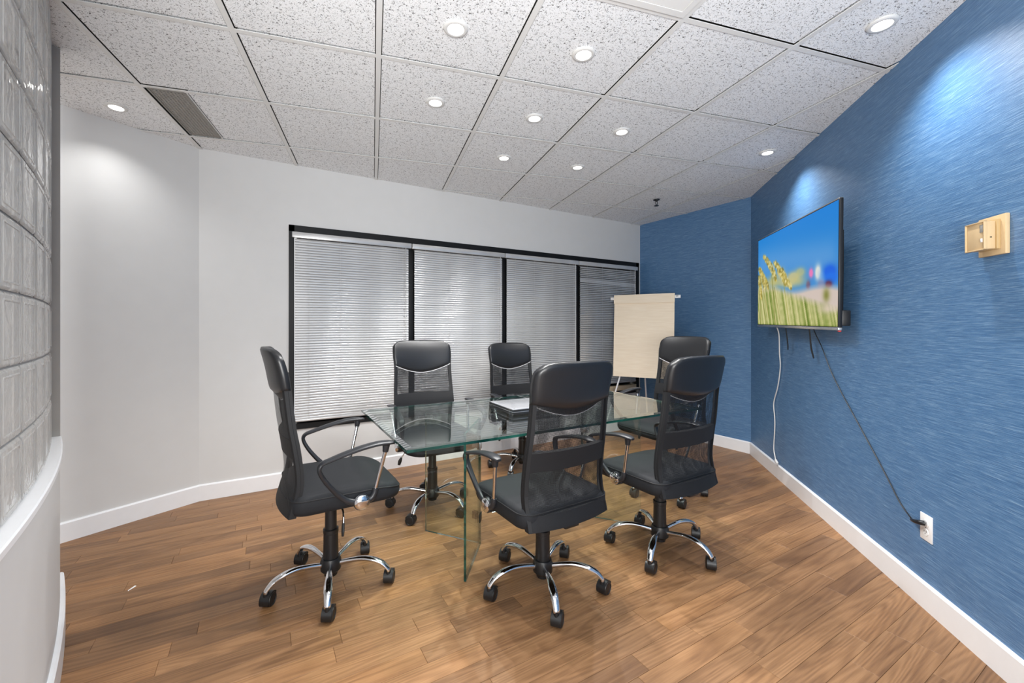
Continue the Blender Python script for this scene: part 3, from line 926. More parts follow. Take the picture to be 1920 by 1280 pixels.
def make_chair():
    root = empty('office_chair')
    # ---- seat cushion
    m_ = MB(); rings = []
    hx, hy = 0.245, 0.252
    def outline(dx, dy, r, n=7):
        out = []
        for sx, sy, a0 in ((1, 1, 0), (-1, 1, 90), (-1, -1, 180), (1, -1, 270)):
            rr = r * (1.5 if sx > 0 else 0.9)
            for k in range(n + 1):
                a = math.radians(a0 + 90 * k / n)
                out.append((sx * (dx - rr) + rr * math.cos(a), sy * (dy - rr) + rr * math.sin(a)))
        return out
    lv = [(0.50, 0.398), (0.93, 0.398), (0.975, 0.404), (1.0, 0.422), (1.0, 0.448), (0.985, 0.466), (0.95, 0.477), (0.88, 0.482), (0.70, 0.484), (0.45, 0.481), (0.2, 0.479), (0.02, 0.479)]
    for s_, z in lv:
        ring = []
        for (x, y) in outline(hx * s_, hy * s_, 0.07 * s_):
            fx = (x / hx)
            dz = -0.030 * max(0.0, fx - 0.35) ** 2 / 0.42 * 1.0 + 0.006 * (y / hy) ** 2
            if z < 0.43: dz *= 0.3
            ring.append((x + 0.045, y, z + dz))
        rings.append(ring)
    m_.loft(rings, 0, True, True)
    m_.build('seat', M['fabric'], root, sharp=False)
    m_ = MB()
    ring = [(x + 0.045, y, 0.4605 - 0.030 * max(0.0, x / hx - 0.35) ** 2 / 0.42 + 0.006 * (y / hy) ** 2) for x, y in outline(hx * 0.992, hy * 0.992, 0.07)]
    m_.sweep(ring + ring[:1], 0.0035, 6)
    m_.build('seat_piping', M['band'], root)
    # ---- under-seat plate, lever, column
    m_ = MB(); m_.rbox((-0.09, -0.075, 0.352), (0.12, 0.075, 0.398), 0.010); m_.rbox((-0.215, -0.04, 0.372), (-0.06, 0.04, 0.392), 0.006)
    m_.build('tilt_mechanism', M['black_plastic'], root)
    m_ = MB()
    m_.sweep([(0.02, -0.06, 0.375), (0.02, -0.17, 0.375), (0.02, -0.20, 0.36), (0.015, -0.225, 0.325)], 0.004, 8, 0, (1, 0, 0), sub=3)
    lev = m_.build('lever', M['chrome'], root)
    m_ = MB(); m_.sweep([(0.0155, -0.222, 0.33), (0.012, -0.232, 0.305), (0.010, -0.238, 0.28)], [(0.006, 0.006), (0.013, 0.007), (0.009, 0.005)], 8, 0, (1, 0, 0), sub=2)
    m_.build('lever_paddle', M['black_plastic'], lev)
    m_ = MB(); m_.lathe([(0.0, 0.052), (0.030, 0.052), (0.036, 0.10), (0.0335, 0.255), (0.0355, 0.257), (0.0355, 0.275), (0.0275, 0.277), (0.0262, 0.36), (0.0, 0.36)], 24, cap=False)
    m_.build('gas_column', M['black_plastic'], root)
    m_ = MB(); m_.lathe([(0.0, 0.070), (0.038, 0.070), (0.047, 0.080), (0.048, 0.120), (0.042, 0.136), (0.0, 0.136)], 28, cap=False)
    m_.build('base_hub', M['black_plastic'], root)
    # ---- five star base
    for k in range(5):
        a = 2 * PI * k / 5
        mx = Matrix.Rotation(a, 4, 'Z')
        m_ = MB()
        m_.sweep([(0.030, 0, 0.105), (0.09, 0, 0.118), (0.15, 0, 0.127), (0.205, 0, 0.122), (0.250, 0, 0.104), (0.277, 0, 0.076), (0.280, 0, 0.066)],
                 [(0.0105, 0.0125), (0.011, 0.012), (0.0145, 0.0115), (0.0185, 0.0105), (0.0175, 0.010), (0.0150, 0.010), (0.0145, 0.0095)], 14, 0, (0, 0, 1), mx, sub=5)
        lg = m_.build('base_leg', M['chrome'], root)
        # caster: two discs, a hood, a stem
        m_ = MB()
        cm = Matrix.Translation((0.016, 0, 0))
        wm = Matrix.Rotation(PI / 2, 4, 'X')
        wr = 0.0305
        for sy in (-1, 1):
            prof = [(0.0, 0.003), (wr - 0.003, 0.003), (wr, 0.006), (wr, 0.019), (wr - 0.003, 0.0235), (0.022, 0.0245), (0.0205, 0.0225), (0.0, 0.0235)]
            m_.lathe([(r, sy * z) for r, z in prof], 24, 0, cm @ Matrix.Translation((0, 0, wr)) @ wm, cap=False)
        hood = []
        for q in range(13):
            an = math.radians(30 + q * 15)
            ro = wr * 1.14; ri = wr * 0.6
            hood.append([(ro * math.cos(an), yy, wr + ro * math.sin(an)) for yy in (-0.0215, 0.0215)] +
                        [(ri * math.cos(an), yy, wr + ri * math.sin(an)) for yy in (0.0215, -0.0215)])
        m_.loft(hood, 0, True, True, False, cm)
        m_.lathe([(0.0, 0.048), (0.012, 0.048), (0.012, 0.072), (0.0, 0.072)], 14, 0, None, cap=False)
        if k == 0: cast0 = m_.build('caster', M['caster'], lg)
        cst = cast0 if k == 0 else link(bpy.data.objects.new('caster', cast0.data), lg)
        cst.location = mx @ Vector((0.279, 0, 0))
    # ---- backrest frame: two side tubes and a bottom bar
    m_ = MB()
    zs = [0.40 + 0.61 * k / 22 for k in range(23)]
    for sy in (-1, 1):
        m_.sweep([(bx_(z, 1), sy * (half(z) - 0.007), z) for z in zs], (0.007, 0.011), 10, 0, (0, 1, 0))
    us = [-1 + k / 8 for k in range(17)]
    m_.sweep([(bx_(0.408, u), u * (half(0.408) - 0.006), 0.408) for u in us], 0.008, 8)
    m_.build('back_frame', M['black_plastic'], root)
    # ---- mesh sleeve: a front and a rear sheet
    def sheet(z0, z1, off, nu=16, nz=30, mat=0, zfun=None):
        vs = []; fs = []
        for i in range(nz + 1):
            z = z0 + (z1 - z0) * i / nz
            for j in range(nu + 1):
                u = -1 + 2 * j / nu
                zz = zfun(z, u, i / nz) if zfun else z
                vs.append((bx_(zz, u) + off * (1 - 0.25 * u ** 8), u * (half(zz) + 0.002), zz))
        for i in range(nz):
            for j in range(nu):
                a = i * (nu + 1) + j
                fs.append((a, a + 1, a + nu + 2, a + nu + 1))
        return vs, fs
    sm = MB()
    for off in (0.0125, -0.0125):
        vs, fs = sheet(0.455, 0.965, off); sm.add(vs, fs, 0, True)
    # bottom hem and lumbar band as closed sleeves
    def sleeve(z0, z1, off, nz=6):
        m2 = MB(); nu = 16
        rings = []
        for j in range(nu + 1):
            u = -1 + 2 * j / nu
            ring = []
            for i in range(nz + 1):
                z = z0 + (z1 - z0) * i / nz
                ring.append((bx_(z, u) + off, u * (half(z) + 0.003), z))
            for i in range(nz, -1, -1):
                z = z0 + (z1 - z0) * i / nz
                ring.append((bx_(z, u) - off, u * (half(z) + 0.003), z))
            rings.append(ring)
        m2.loft(rings, 0, True, True)
        return m2
    sm.build('mesh_sheet', M['mesh'], root, sharp=False)
    sleeve(0.396, 0.458, 0.0145).build('bottom_hem', M['band'], root)
    sleeve(0.638, 0.722, 0.0142).build('lumbar_band', M['band'], root)
    # side edging strips of the sleeve
    for sy in (-1, 1):
        m_ = MB(); rings = []
        for z in zs:
            y0 = sy * (half(z) + 0.0035); y1 = sy * (half(z) - 0.011)
            x = bx_(z, 1); x2 = bx_(z, 0.9)
            rings.append([(x + 0.0138, y0, z), (x2 + 0.0138, y1, z), (x2 - 0.0142, y1, z), (x - 0.0142, y0, z)])
        m_.loft(rings, 0, False, True); m_.build('side_edging', M['band'], root)
    # ---- headrest
    m_ = MB(); nu, nv = 24, 18
    def hz(u, v, side):
        lo = 0.932 - (0.062 if side > 0 else 0.022) * (1 - abs(u) ** 1.8)
        hi = 1.108 - 0.004 * u * u
        return lo + (hi - lo) * v
    def hp(u, v, side):
        z = hz(u, v, side)
        w = half(min(z, 1.105)) + 0.004
        # round the two top corners
        t = max(0.0, (v - 0.70) / 0.30)
        w2 = w * (1 - 0.075 * t ** 3.0)
        z2 = z - 0.020 * (abs(u) ** 9) * t
        eu = max(0.0, 1 - abs(u) ** 5); ev = max(0.0, 1 - abs(2 * v - 1) ** 3)
        e = math.sqrt(eu * ev)
        thick = 0.0135 + 0.015 * e * (1.0 - 0.25 * v)
        x = bx_(z2, u) - 0.003
        return (x + side * thick, u * w2, z2)
    vs = []; fs = []
    for side in (1, -1):
        for i in range(nv + 1):
            for j in range(nu + 1):
                vs.append(hp(-1 + 2 * j / nu, i / nv, side))
    N = (nv + 1) * (nu + 1)
    for s_ in range(2):
        for i in range(nv):
            for j in range(nu):
                a = s_ * N + i * (nu + 1) + j
                fs.append((a, a + 1, a + nu + 2, a + nu + 1))
    rim = [j for j in range(nu)] + [i * (nu + 1) + nu for i in range(nv)] + [nv * (nu + 1) + j for j in range(nu, 0, -1)] + [i * (nu + 1) for i in range(nv, 0, -1)]
    for k in range(len(rim)):
        a, b = rim[k], rim[(k + 1) % len(rim)]
        fs.append((a, b, N + b, N + a))
    m_.add(vs, fs, 0, True)
    head = m_.build('headrest', M['leather'], root, sharp=False)
    m_ = MB()
    m_.sweep([Vector(hp(-0.97 + 1.94 * k / 20, 0.0, 1)) + Vector((0.003, 0, -0.002)) for k in range(21)], 0.0022, 6)
    m_.build('seam_piping', M['piping'], head)
    # ---- arms
    for sy in (-1, 1):
        y0 = sy * 0.262; yo = sy * 0.284
        m_ = MB()
        loop = [(0.085, y0, 0.424), (0.045, y0, 0.432), (0.010, y0, 0.452), (-0.030, y0 + sy*0.006, 0.495), (-0.070, y0 + sy*0.014, 0.550), (-0.092, yo, 0.598),
                (-0.082, yo, 0.624), (-0.045, yo, 0.637), (0.01, yo, 0.652), (0.08, yo, 0.668), (0.15, yo, 0.677), (0.200, yo, 0.676), (0.226, yo, 0.672)]
        rad = [(0.014, 0.016), (0.013, 0.014), (0.012, 0.0125), (0.0125, 0.011), (0.014, 0.010), (0.0165, 0.009), (0.0185, 0.0085), (0.021, 0.0085), (0.0235, 0.009), (0.025, 0.0095), (0.0255, 0.0095), (0.024, 0.009), (0.012, 0.006)]
        m_.sweep(loop, rad, 14, 0, (0, 1, 0) if False else (0.0001, 0, 1), sub=4) if False else None
        # frame the section with the sideways axis fixed, so the strap keeps its broad face up
        P_, R_ = smooth_path([Vector(p) for p in loop], rad, 5)
        rings = []
        for i, p in enumerate(P_):
            t = (P_[min(i + 1, len(P_) - 1)] - P_[max(i - 1, 0)]).normalized()
            sd = Vector((0, 1, 0)); u_ = sd.cross(t).normalized()
            ring = []
            for k in range(14):
                an = 2 * PI * (k + 0.5) / 14
                ca, sa = math.cos(an), math.sin(an)
                ca = math.copysign(abs(ca) ** 0.75, ca); sa = math.copysign(abs(sa) ** 0.75, sa)
                ring.append(p + sd * (ca * R_[i][0]) + u_ * (sa * R_[i][1]))
            rings.append(ring)
        m_.loft(rings, 0, True, True)
        # socket ahead of the hub and under the pad
        m_.sweep([(0.085, y0, 0.424), (0.125, y0, 0.430), (0.142, y0, 0.452), (0.146, y0, 0.474)], [0.015, 0.0145, 0.014, 0.0125], 12, 0, (0, 1, 0), sub=4)
        m_.sweep([(0.186, yo - sy*0.004, 0.635), (0.190, yo - sy*0.002, 0.668)], [0.0125, 0.017], 12, 0, (0, 1, 0))
        m_.lathe([(0.0, -0.014), (0.034, -0.014), (0.036, -0.010), (0.036, 0.006), (0.0, 0.006)], 24, 0, Matrix.Translation((0.085, y0, 0.424)) @ Matrix.Rotation(-sy * PI / 2, 4, 'X'), cap=False)
        m_.rbox((0.065, min(y0 - sy*0.06, y0), 0.392), (0.105, max(y0 - sy*0.06, y0), 0.412), 0.004)
        arm = m_.build('armrest', M['arm_plastic'], root)
        m_ = MB(); m_.sweep([(0.1455, y0, 0.468), (0.187, yo - sy*0.004, 0.640)], 0.0088, 14, 0, (0, 1, 0)); m_.build('chrome_post', M['chrome'], arm)
        m_ = MB(); m_.lathe([(0.0, 0.0165), (0.012, 0.016), (0.027, 0.012), (0.0325, 0.007), (0.033, 0.0), (0.0, 0.0)], 28, 0, Matrix.Translation((0.085, y0 + sy * 0.006, 0.424)) @ Matrix.Rotation(-sy * PI / 2, 4, 'X'), cap=False)
        m_.build('chrome_disc', M['chrome'], arm)
    return root

CH = [((0.294, 2.155), 1.6, 0.055, 217 - 29.6 - 1.6, 'black office chair at the narrow table end, seen side on beside the white wall'),
      ((1.182, 1.633), 91.4, 0.0, 203.5 - 29.6 - 91.4, 'black mesh office chair with its back turned, in front of the glass table middle'),
      ((1.958, 1.583), 90.4, 0.0, 23 - 29.6 - 90.4, 'black mesh office chair with its back turned, on the television side of its twin'),
      ((1.040, 2.745), 268.4, 0.050, 37 - 29.6 - 268.4, 'black office chair facing out from the window side, in front of the first mullion'),
      ((2.012, 3.085), 268.4, 0.0, 20, 'black office chair by the window pulled back from the table, behind the flat case'),
      ((2.660, 2.112), 178.4, 0.075, 55 - 29.6 - 178.4, 'black office chair at the table end by the flip chart and blue wall')]
proto = make_chair()
UPPER = ('seat', 'seat_piping', 'tilt_mechanism', 'lever', 'back_frame', 'mesh_sheet', 'bottom_hem', 'lumbar_band', 'side_edging', 'headrest', 'armrest')
copies = [proto] + [copy_tree(proto) for _ in CH[1:]]
_turned = {}
def turned(me):
    """the same arm bolted on back to front, as on all chairs but the first"""
    if me.name not in _turned:
        m2 = me.copy()
        for v in m2.vertices: v.co.x = 0.165 - v.co.x
        m2.flip_normals(); _turned[me.name] = m2
    return _turned[me.name]
ROLL = [68, 28, 24, 150, 60, 20]
for o, ((x, y), face, lift, ph, lab), roll in zip(copies, CH, ROLL):
    o.location = (x, y, 0); o.rotation_euler = (0, 0, math.radians(face))
    props(o, lab, 'chair', 'office chairs around the glass table')
    for ch in list(o.children):
        st = ch.name.split('.')[0]
        if st == 'armrest' and o is not proto:
            for c in [ch] + list(ch.children): c.data = turned(c.data)
        if st in UPPER: ch.location.z += lift
        elif st == 'base_leg':
            ch.rotation_euler = (0, 0, math.radians(ph))
            # wheels trail in the direction the chair was last rolled
            for c in ch.children: c.rotation_euler = (0, 0, math.radians(roll - face - ph + random.uniform(-16, 16)))
        elif st == 'gas_column' and lift:
            # raised column: a longer piston
            me = ch.data.copy(); ch.data = me
            for v in me.vertices:
                if v.co.z > 0.30: v.co.z += lift

# ------------------------------------------------------------------ television
tvp = Pc + nR * 0.085 - dR * 1.172
tv = props(empty('television', (tvp.x, tvp.y, 1.629)), 'wall mounted flat television showing a beach grass picture', 'television')
# local x along the wall towards the viewer's side, local y into the room, z up
yaw_tv = math.atan2(-dR.y, -dR.x)
tv.rotation_euler = (0, math.radians(-1.1) * -1, yaw_tv)
W2, H2 = 0.662, 0.376
YS = -1   # room lies on local -y when x runs along -dR
mxy = (Matrix.Rotation(yaw_tv, 2) @ Vector((0, 1)))
YS = 1 if mxy.dot(nR) > 0 else -1
def ybox(m_, x0, x1, ya, yb, z0, z1, r=0.003, mat=0):
    a, b = sorted((ya * YS, yb * YS)); m_.rbox((x0, a, z0), (x1, b, z1), r, mat)
m_ = MB()
ybox(m_, -W2, W2, -0.008, 0.012, -H2, H2, 0.003)
m_.build('bezel', M['black_plastic'], tv)
m_ = MB(); ybox(m_, -W2 * 0.86, W2 * 0.9, -0.045, -0.0085, -H2 * 0.9, H2 * 0.55, 0.008); m_.build('rear_housing', M['black_plastic'], tv)
m_ = MB(); ybox(m_, -W2 - 0.001, W2 + 0.001, -0.006, 0.0135, -H2 - 0.006, -H2 + 0.012, 0.003); m_.build('silver_bar', M['silver'], tv)
m_ = MB(); ybox(m_, -W2 + 0.003, W2 - 0.003, -0.007, 0.0132, H2 - 0.006, H2 + 0.002, 0.002); m_.build('top_strip', M['silver'], tv)
m_ = MB(); ybox(m_, W2 - 0.004, W2 + 0.0012, -0.005, 0.0125, -H2 + 0.01, H2 - 0.004, 0.0015); m_.build('side_strip', M['cord_black'], tv)
m_ = MB(); ybox(m_, W2 - 0.09, W2 - 0.006, -0.052, -0.0085, -H2 + 0.02, -H2 + 0.11, 0.006); m_.build('side_box', M['black_plastic'], tv)
m_ = MB(); ybox(m_, W2 - 0.018, W2 - 0.002, -0.004, 0.009, -H2 - 0.014, -H2 - 0.005, 0.002); m_.build('indicator', simple('red_indicator', srgb(200, 60, 56), 0.4), tv)
m_ = MB(); ybox(m_, -0.25, 0.25, -0.083, -0.046, -0.18, 0.16, 0.004); m_.build('wall_bracket', M['black_plastic'], tv)
# picture: painted colours on a fine sheet
def picture(nx=280, nz=158):
    X, Z = np.meshgrid(np.linspace(0, 1, nx), np.linspace(0, 1, nz))   # X from far edge to near edge, Z up
    rg = np.random.RandomState(3)
    def smooth(a, k):
        for _ in range(2):
            ker = np.ones(k) / k
            a = np.apply_along_axis(lambda r: np.convolve(r, ker, 'same'), 1, a)
            a = np.apply_along_axis(lambda r: np.convolve(r, ker, 'same'), 0, a)
        return a
    def lay(img, col, al):
        return img * (1 - al[..., None]) + np.array(col)[None, None] * al[..., None]
    ZR = Z; Z = Z / (1.45 - 0.30 * X)      # the far end of the meadow stands higher
    img = np.zeros((nz, nx, 3))
    t = np.clip((Z - 0.35) / 0.65, 0, 1)
    c0 = np.array([62, 136, 204]); c1 = np.array([0, 122, 214])
    img[:] = c0 + (c1 - c0) * t[..., None]
    # pale streaks of cloud
    cl = smooth(rg.rand(nz, nx), 31); cl = (cl - cl.min()) / (cl.max() - cl.min())
    img = lay(img, (140, 176, 222), 0.35 * cl * np.exp(-((Z - 0.5) / 0.12) ** 2))
    # far heads of grass, blurred
    for (cx, cz, sx, sz, col, a) in [(0.38,0.40,0.05,0.04,(196,190,150),.8),(0.55,0.37,0.07,0.035,(200,190,140),.85),(0.63,0.40,0.05,0.03,(188,184,120),.7),(0.48,0.33,0.08,0.03,(190,190,160),.8),(0.27,0.36,0.05,0.05,(170,176,120),.8),
            (0.75,0.385,0.02,0.03,(236,120,180),.95),(0.82,0.385,0.028,0.05,(226,226,214),.95),(0.86,0.35,0.03,0.04,(150,190,220),.7),(0.93,0.385,0.055,0.045,(20,96,220),1.0),(0.94,0.34,0.055,0.035,(24,110,226),1.0),(0.72,0.30,0.02,0.03,(120,70,90),.7),(0.92,0.295,0.03,0.025,(96,40,70),.9),(0.85,0.30,0.03,0.03,(140,120,150),.5)]:
        al = np.clip(1.6 * np.exp(-((X - cx) / sx) ** 2 - ((Z - cz) / sz) ** 2), 0, 1) * a
        img = lay(img, col, al)
    # dune and grass
    edge = 0.30 + 0.02 * np.sin(X * 9) - 0.03 * (X - 0.5)
    img = lay(img, (206, 190, 180), np.clip((edge - Z) / 0.05, 0, 1))
    n1 = smooth(rg.rand(nz, nx), 5); n1 = (n1 - n1.min()) / (n1.max() - n1.min())
    shear = np.zeros_like(n1)
    base = rg.rand(nx * 2); base = np.convolve(base, np.ones(5) / 5, 'same')
    for r in range(nz):
        sh = int(r * 0.35)
        shear[r] = base[sh:sh + nx]
    shear = (shear - shear.min()) / (shear.max() - shear.min())
    mixf = np.clip((0.65 * shear + 0.35 * n1 - 0.22) * 1.7, 0, 1)
    g0 = np.array([84, 110, 18]); g1 = np.array([212, 204, 148])
    gcol = g0[None, None] + (g1 - g0)[None, None] * mixf[..., None]
    hz_ = np.exp(-((Z - 0.335) / 0.045) ** 2) * np.clip((0.74 - X) / 0.12, 0, 1)
    img = lay(img, (196, 186, 118), 0.75 * hz_ * np.clip(0.3 + 1.2 * n1, 0, 1))
    ga = np.clip((0.315 - 0.24 * np.clip((X - 0.30), 0, 1) - Z) / 0.06, 0, 1)
    img = img * (1 - ga[..., None]) + gcol * ga[..., None]
    img = lay(img, (116, 120, 40), 0.85 * np.exp(-((X - 0.90) / 0.03) ** 2 - ((Z - 0.22) / 0.05) ** 2))
    img = lay(img, (216, 196, 186), 0.7 * np.exp(-((X - 0.92) / 0.10) ** 2 - ((Z - 0.12) / 0.03) ** 2))
    # sea oats: seeded plumes and stalks
    def plume(x0, z0, x1, z1, w, bend):
        nonlocal img
        for k in range(60):
            f = k / 59
            px = x0 + (x1 - x0) * f + bend * math.sin(f * PI); pz = z0 + (z1 - z0) * f
            ww = w * (0.35 + math.sin(f * PI * 0.9 + 0.25)) * 0.8
            for q in range(3):
                qx = px + rg.uniform(-ww, ww); qz = pz + rg.uniform(-0.012, 0.012)
                al = np.exp(-((X - qx) / 0.0075) ** 2 - ((Z - qz) / 0.010) ** 2)
                col = [(214, 196, 104), (160, 142, 52), (116, 104, 36), (232, 220, 160)][rg.randint(4)]
                img = lay(img, col, al * 0.9)
    def stalk(x0, z0, x1, z1, col):
        nonlocal img
        tx = x0 + (x1 - x0) * (Z - z0) / (z1 - z0)
        al = np.exp(-((X - tx) / 0.005) ** 2) * ((Z > min(z0, z1)) & (Z < max(z0, z1)))
        img = lay(img, col, 0.8 * al)
    for a in [(0.30, 0.0, 0.24, 0.40, (120, 120, 40)), (0.38, 0.0, 0.28, 0.30, (130, 128, 50)), (0.50, 0.0, 0.42, 0.32, (150, 150, 60)), (0.16, 0.0, 0.03, 0.36, (120, 118, 40)), (0.06, 0.0, 0.02, 0.3, (110, 104, 30)), (0.20, 0.05, 0.10, 0.28, (150, 140, 60))]:
        stalk(*a)
    plume(0.10, 0.555, 0.30, 0.36, 0.034, 0.03)
    plume(0.28, 0.50, 0.47, 0.32, 0.036, 0.01)
    plume(0.36, 0.43, 0.45, 0.32, 0.03, 0.01)
    plume(0.02, 0.46, 0.12, 0.30, 0.030, 0.02)
    plume(0.06, 0.42, 0.18, 0.30, 0.018, 0.01)
    plume(0.02, 0.39, 0.06, 0.22, 0.022, 0.0)
    plume(0.42, 0.36, 0.52, 0.29, 0.018, 0.0)
    return np.clip(img, 0, 255)
PX, PZ = 280, 158
img = picture(PX, PZ)
lin = np.where(img / 255 <= 0.04045, img / 255 / 12.92, ((img / 255 + 0.055) / 1.055) ** 2.4)
sx0, sx1 = -W2 + 0.008, W2 - 0.008; sz0, sz1 = -H2 + 0.016, H2 - 0.010
vs = [(sx0 + (sx1 - sx0) * i / (PX - 1), 0.0127 * YS, sz0 + (sz1 - sz0) * j / (PZ - 1)) for j in range(PZ) for i in range(PX)]
fs = [(j*PX + i, j*PX + i + 1, (j+1)*PX + i + 1, (j+1)*PX + i) for j in range(PZ - 1) for i in range(PX - 1)]
me = bpy.data.meshes.new('screen'); me.from_pydata(vs, [], fs)
ca = me.color_attributes.new('picture', 'FLOAT_COLOR', 'POINT')
buf = np.ones((PX * PZ, 4), dtype=np.float32); buf[:, :3] = lin.reshape(-1, 3)
ca.data.foreach_set('color', buf.ravel())
t = NT('lit_screen'); at = t.n('ShaderNodeAttribute'); at.attribute_name = 'picture'
t.b.inputs['Base Color'].default_value = (0.01, 0.01, 0.01, 1); t.b.inputs['Roughness'].default_value = 0.4; t.b.inputs['Specular IOR Level'].default_value = 0.12
t.l(at.outputs['Color'], t.b.inputs['Emission Color']); t.b.inputs['Emission Strength'].default_value = 1.0
me.materials.append(t.m)
link(bpy.data.objects.new('screen', me), tv)

# ------------------------------------------------------------------ cords on the blue wall
def onwall(tt, z, off): 
    p = Pc + dR * tt + nR * off
    return Vector((p.x, p.y, z))
wc = [(-0.80, 1.275, 0.06), (-0.795, 1.20, 0.035), (-0.765, 1.05, 0.02), (-0.757, 0.92, 0.012), (-0.70, 0.76, 0.010), (-0.615, 0.613, 0.010), (-0.630, 0.50, 0.009), (-0.635, 0.414, 0.009), (-0.612, 0.228, 0.009), (-0.655, 0.165, 0.014), (-0.690, 0.146, 0.022)]
cd = props(empty('white_cord', onwall(-0.80, 0.146, 0.022)), 'loose white cord with a plug hanging from the television down the blue wall', 'cord')
m_ = MB(); m_.sweep([onwall(*p) - cd.location for p in wc], 0.0042, 8, 0, (0.3, 0.3, 0.9), sub=5); m_.build('cable', M['cord_white'], cd)
m_ = MB()
mx = Matrix.Translation(onwall(-0.705, 0.139, 0.022) - cd.location) @ Matrix.Rotation(math.atan2(dR.y, dR.x), 4, 'Z') @ Matrix.Rotation(math.radians(-25), 4, 'Y')
m_.rbox((-0.022, -0.008, -0.010), (0.022, 0.008, 0.010), 0.003, 0, mx); m_.build('plug', M['cord_white'], cd)
bc = [(-1.375, 1.30, 0.045), (-1.385, 1.22, 0.03), (-1.45, 1.12, 0.016), (-1.545, 0.985, 0.012), (-1.66, 0.87, 0.011), (-1.776, 0.770, 0.011), (-1.90, 0.665, 0.011), (-2.019, 0.561, 0.010), (-2.11, 0.48, 0.010), (-2.185, 0.410, 0.010), (-2.245, 0.378, 0.012), (-2.29, 0.367, 0.018), (-2.312, 0.372, 0.026)]
cd2 = props(empty('power_cord', onwall(-1.375, 0.37, 0.02)), 'thin black power cord slanting from the television to the wall outlet', 'cord')
m_ = MB(); m_.sweep([onwall(*p) - cd2.location for p in bc], 0.0028, 8, 0, (0.3, 0.3, 0.9), sub=5); m_.build('cable', M['cord_black'], cd2)
m_ = MB(); m_.sweep([onwall(*p) - cd2.location for p in [(-2.285, 0.366, 0.02), (-2.315, 0.372, 0.026), (-2.343, 0.379, 0.022), (-2.352, 0.381, 0.011)]], [0.0065, 0.0085, 0.011, 0.011], 10, 0, (0, 0, 1), sub=3); m_.build('plug', M['cord_black'], cd2)
for k, (pts, lab) in enumerate([([(-0.985, 1.275, 0.06), (-0.985, 1.20, 0.05), (-0.98, 1.13, 0.04), (-0.972, 1.082, 0.036)], 'short black strap hanging under the television next to the white cord'),
                 ([(-1.36, 1.275, 0.055), (-1.355, 1.19, 0.045), (-1.36, 1.11, 0.040), (-1.385, 1.045, 0.036)], 'longer black strap hanging under the television by the power cord')]):
    m_ = MB(); m_.sweep([onwall(*p) for p in pts], [(0.009, 0.002), (0.009, 0.002), (0.011, 0.002), (0.007, 0.002)], 8, 0, tuple(nR) + (0.0,), sub=4, rect=True)
    props(m_.build('mount_strap', M['cord_black']), lab, 'strap', 'pull straps under the television')

# outlet
p = onwall(-2.349, 0.361, 0.0)
yw = math.atan2(-dR.y, -dR.x)
outl = props(empty('wall_outlet', p, yw), 'white wall outlet with a black plug low on the blue wall', 'outlet')
m_ = MB(); ybox(m_, -0.036, 0.036, 0.0, 0.005, -0.0585, 0.0585, 0.002); m_.build('cover_plate', M['outlet_white'], outl)
for sz in (-1, 1):
    m_ = MB()
    m_.lathe([(0.0, 0.0052), (0.0, 0.0075), (0.0155, 0.0075), (0.017, 0.0052)], 20, 0, Matrix.Translation((0, 0, sz * 0.0195)) @ Matrix.Rotation(-YS * PI / 2, 4, 'X'), cap=False)
    rc = m_.build('receptacle', M['outlet_white'], outl)
    m_ = MB()
    for sx in (-1, 1): ybox(m_, sx*0.006 - 0.0012, sx*0.006 + 0.0012, 0.0072, 0.0079, sz*0.0195 - 0.001, sz*0.0195 + 0.007, 0.0002)
    m_.lathe([(0.0, 0.0079), (0.0022, 0.0079), (0.0022, 0.0072)], 10, 0, Matrix.Translation((0, 0, sz * 0.0195 - 0.007)) @ Matrix.Rotation(-YS * PI / 2, 4, 'X'), cap=False)
    m_.build('slots', M['dark_slot'], rc)
m_ = MB(); m_.lathe([(0.0, 0.0062), (0.003, 0.006), (0.003, 0.005)], 12, 0, Matrix.Rotation(-YS * PI / 2, 4, 'X'), cap=False); m_.build('screw', M['silver'], outl)

# thermostat
p = onwall(-2.688, 1.585, 0.0)
ths = props(empty('thermostat', p, yw), 'beige thermostat box on a square backplate high on the blue wall', 'thermostat')
m_ = MB(); ybox(m_, -0.056, 0.056, 0.0, 0.014, -0.071, 0.072, 0.003); m_.build('backplate', M['beige'], ths)
m_ = MB(); ybox(m_, -0.040, 0.040, 0.0142, 0.026, -0.052, 0.056, 0.003); m_.build('subbase', M['beige_dark'], ths)
m_ = MB()
ybox(m_, -0.046, 0.034, 0.0262, 0.056, -0.050, 0.050, 0.002)
for (x0, x1, z0, z1) in ((-0.048, 0.036, -0.052, -0.048), (-0.048, 0.036, 0.048, 0.052), (-0.048, -0.044, -0.052, 0.052), (0.032, 0.036, -0.052, 0.052)):
    ybox(m_, x0, x1, 0.050, 0.0600, z0, z1, 0.001)
body = m_.build('cover', M['beige'], ths)
m_ = MB(); ybox(m_, 0.014, 0.028, 0.0562, 0.0575, 0.012, 0.040, 0.0005); m_.build('display', M['display'], body)
m_ = MB(); ybox(m_, 0.018, 0.026, 0.0562, 0.059, -0.024, -0.010, 0.001); m_.build('slider', M['outlet_white'], body)
m_ = MB(); ybox(m_, 0.0335, 0.0345, 0.036, 0.042, -0.010, -0.006, 0.0003); m_.build('side_hole', M['dark_slot'], body)

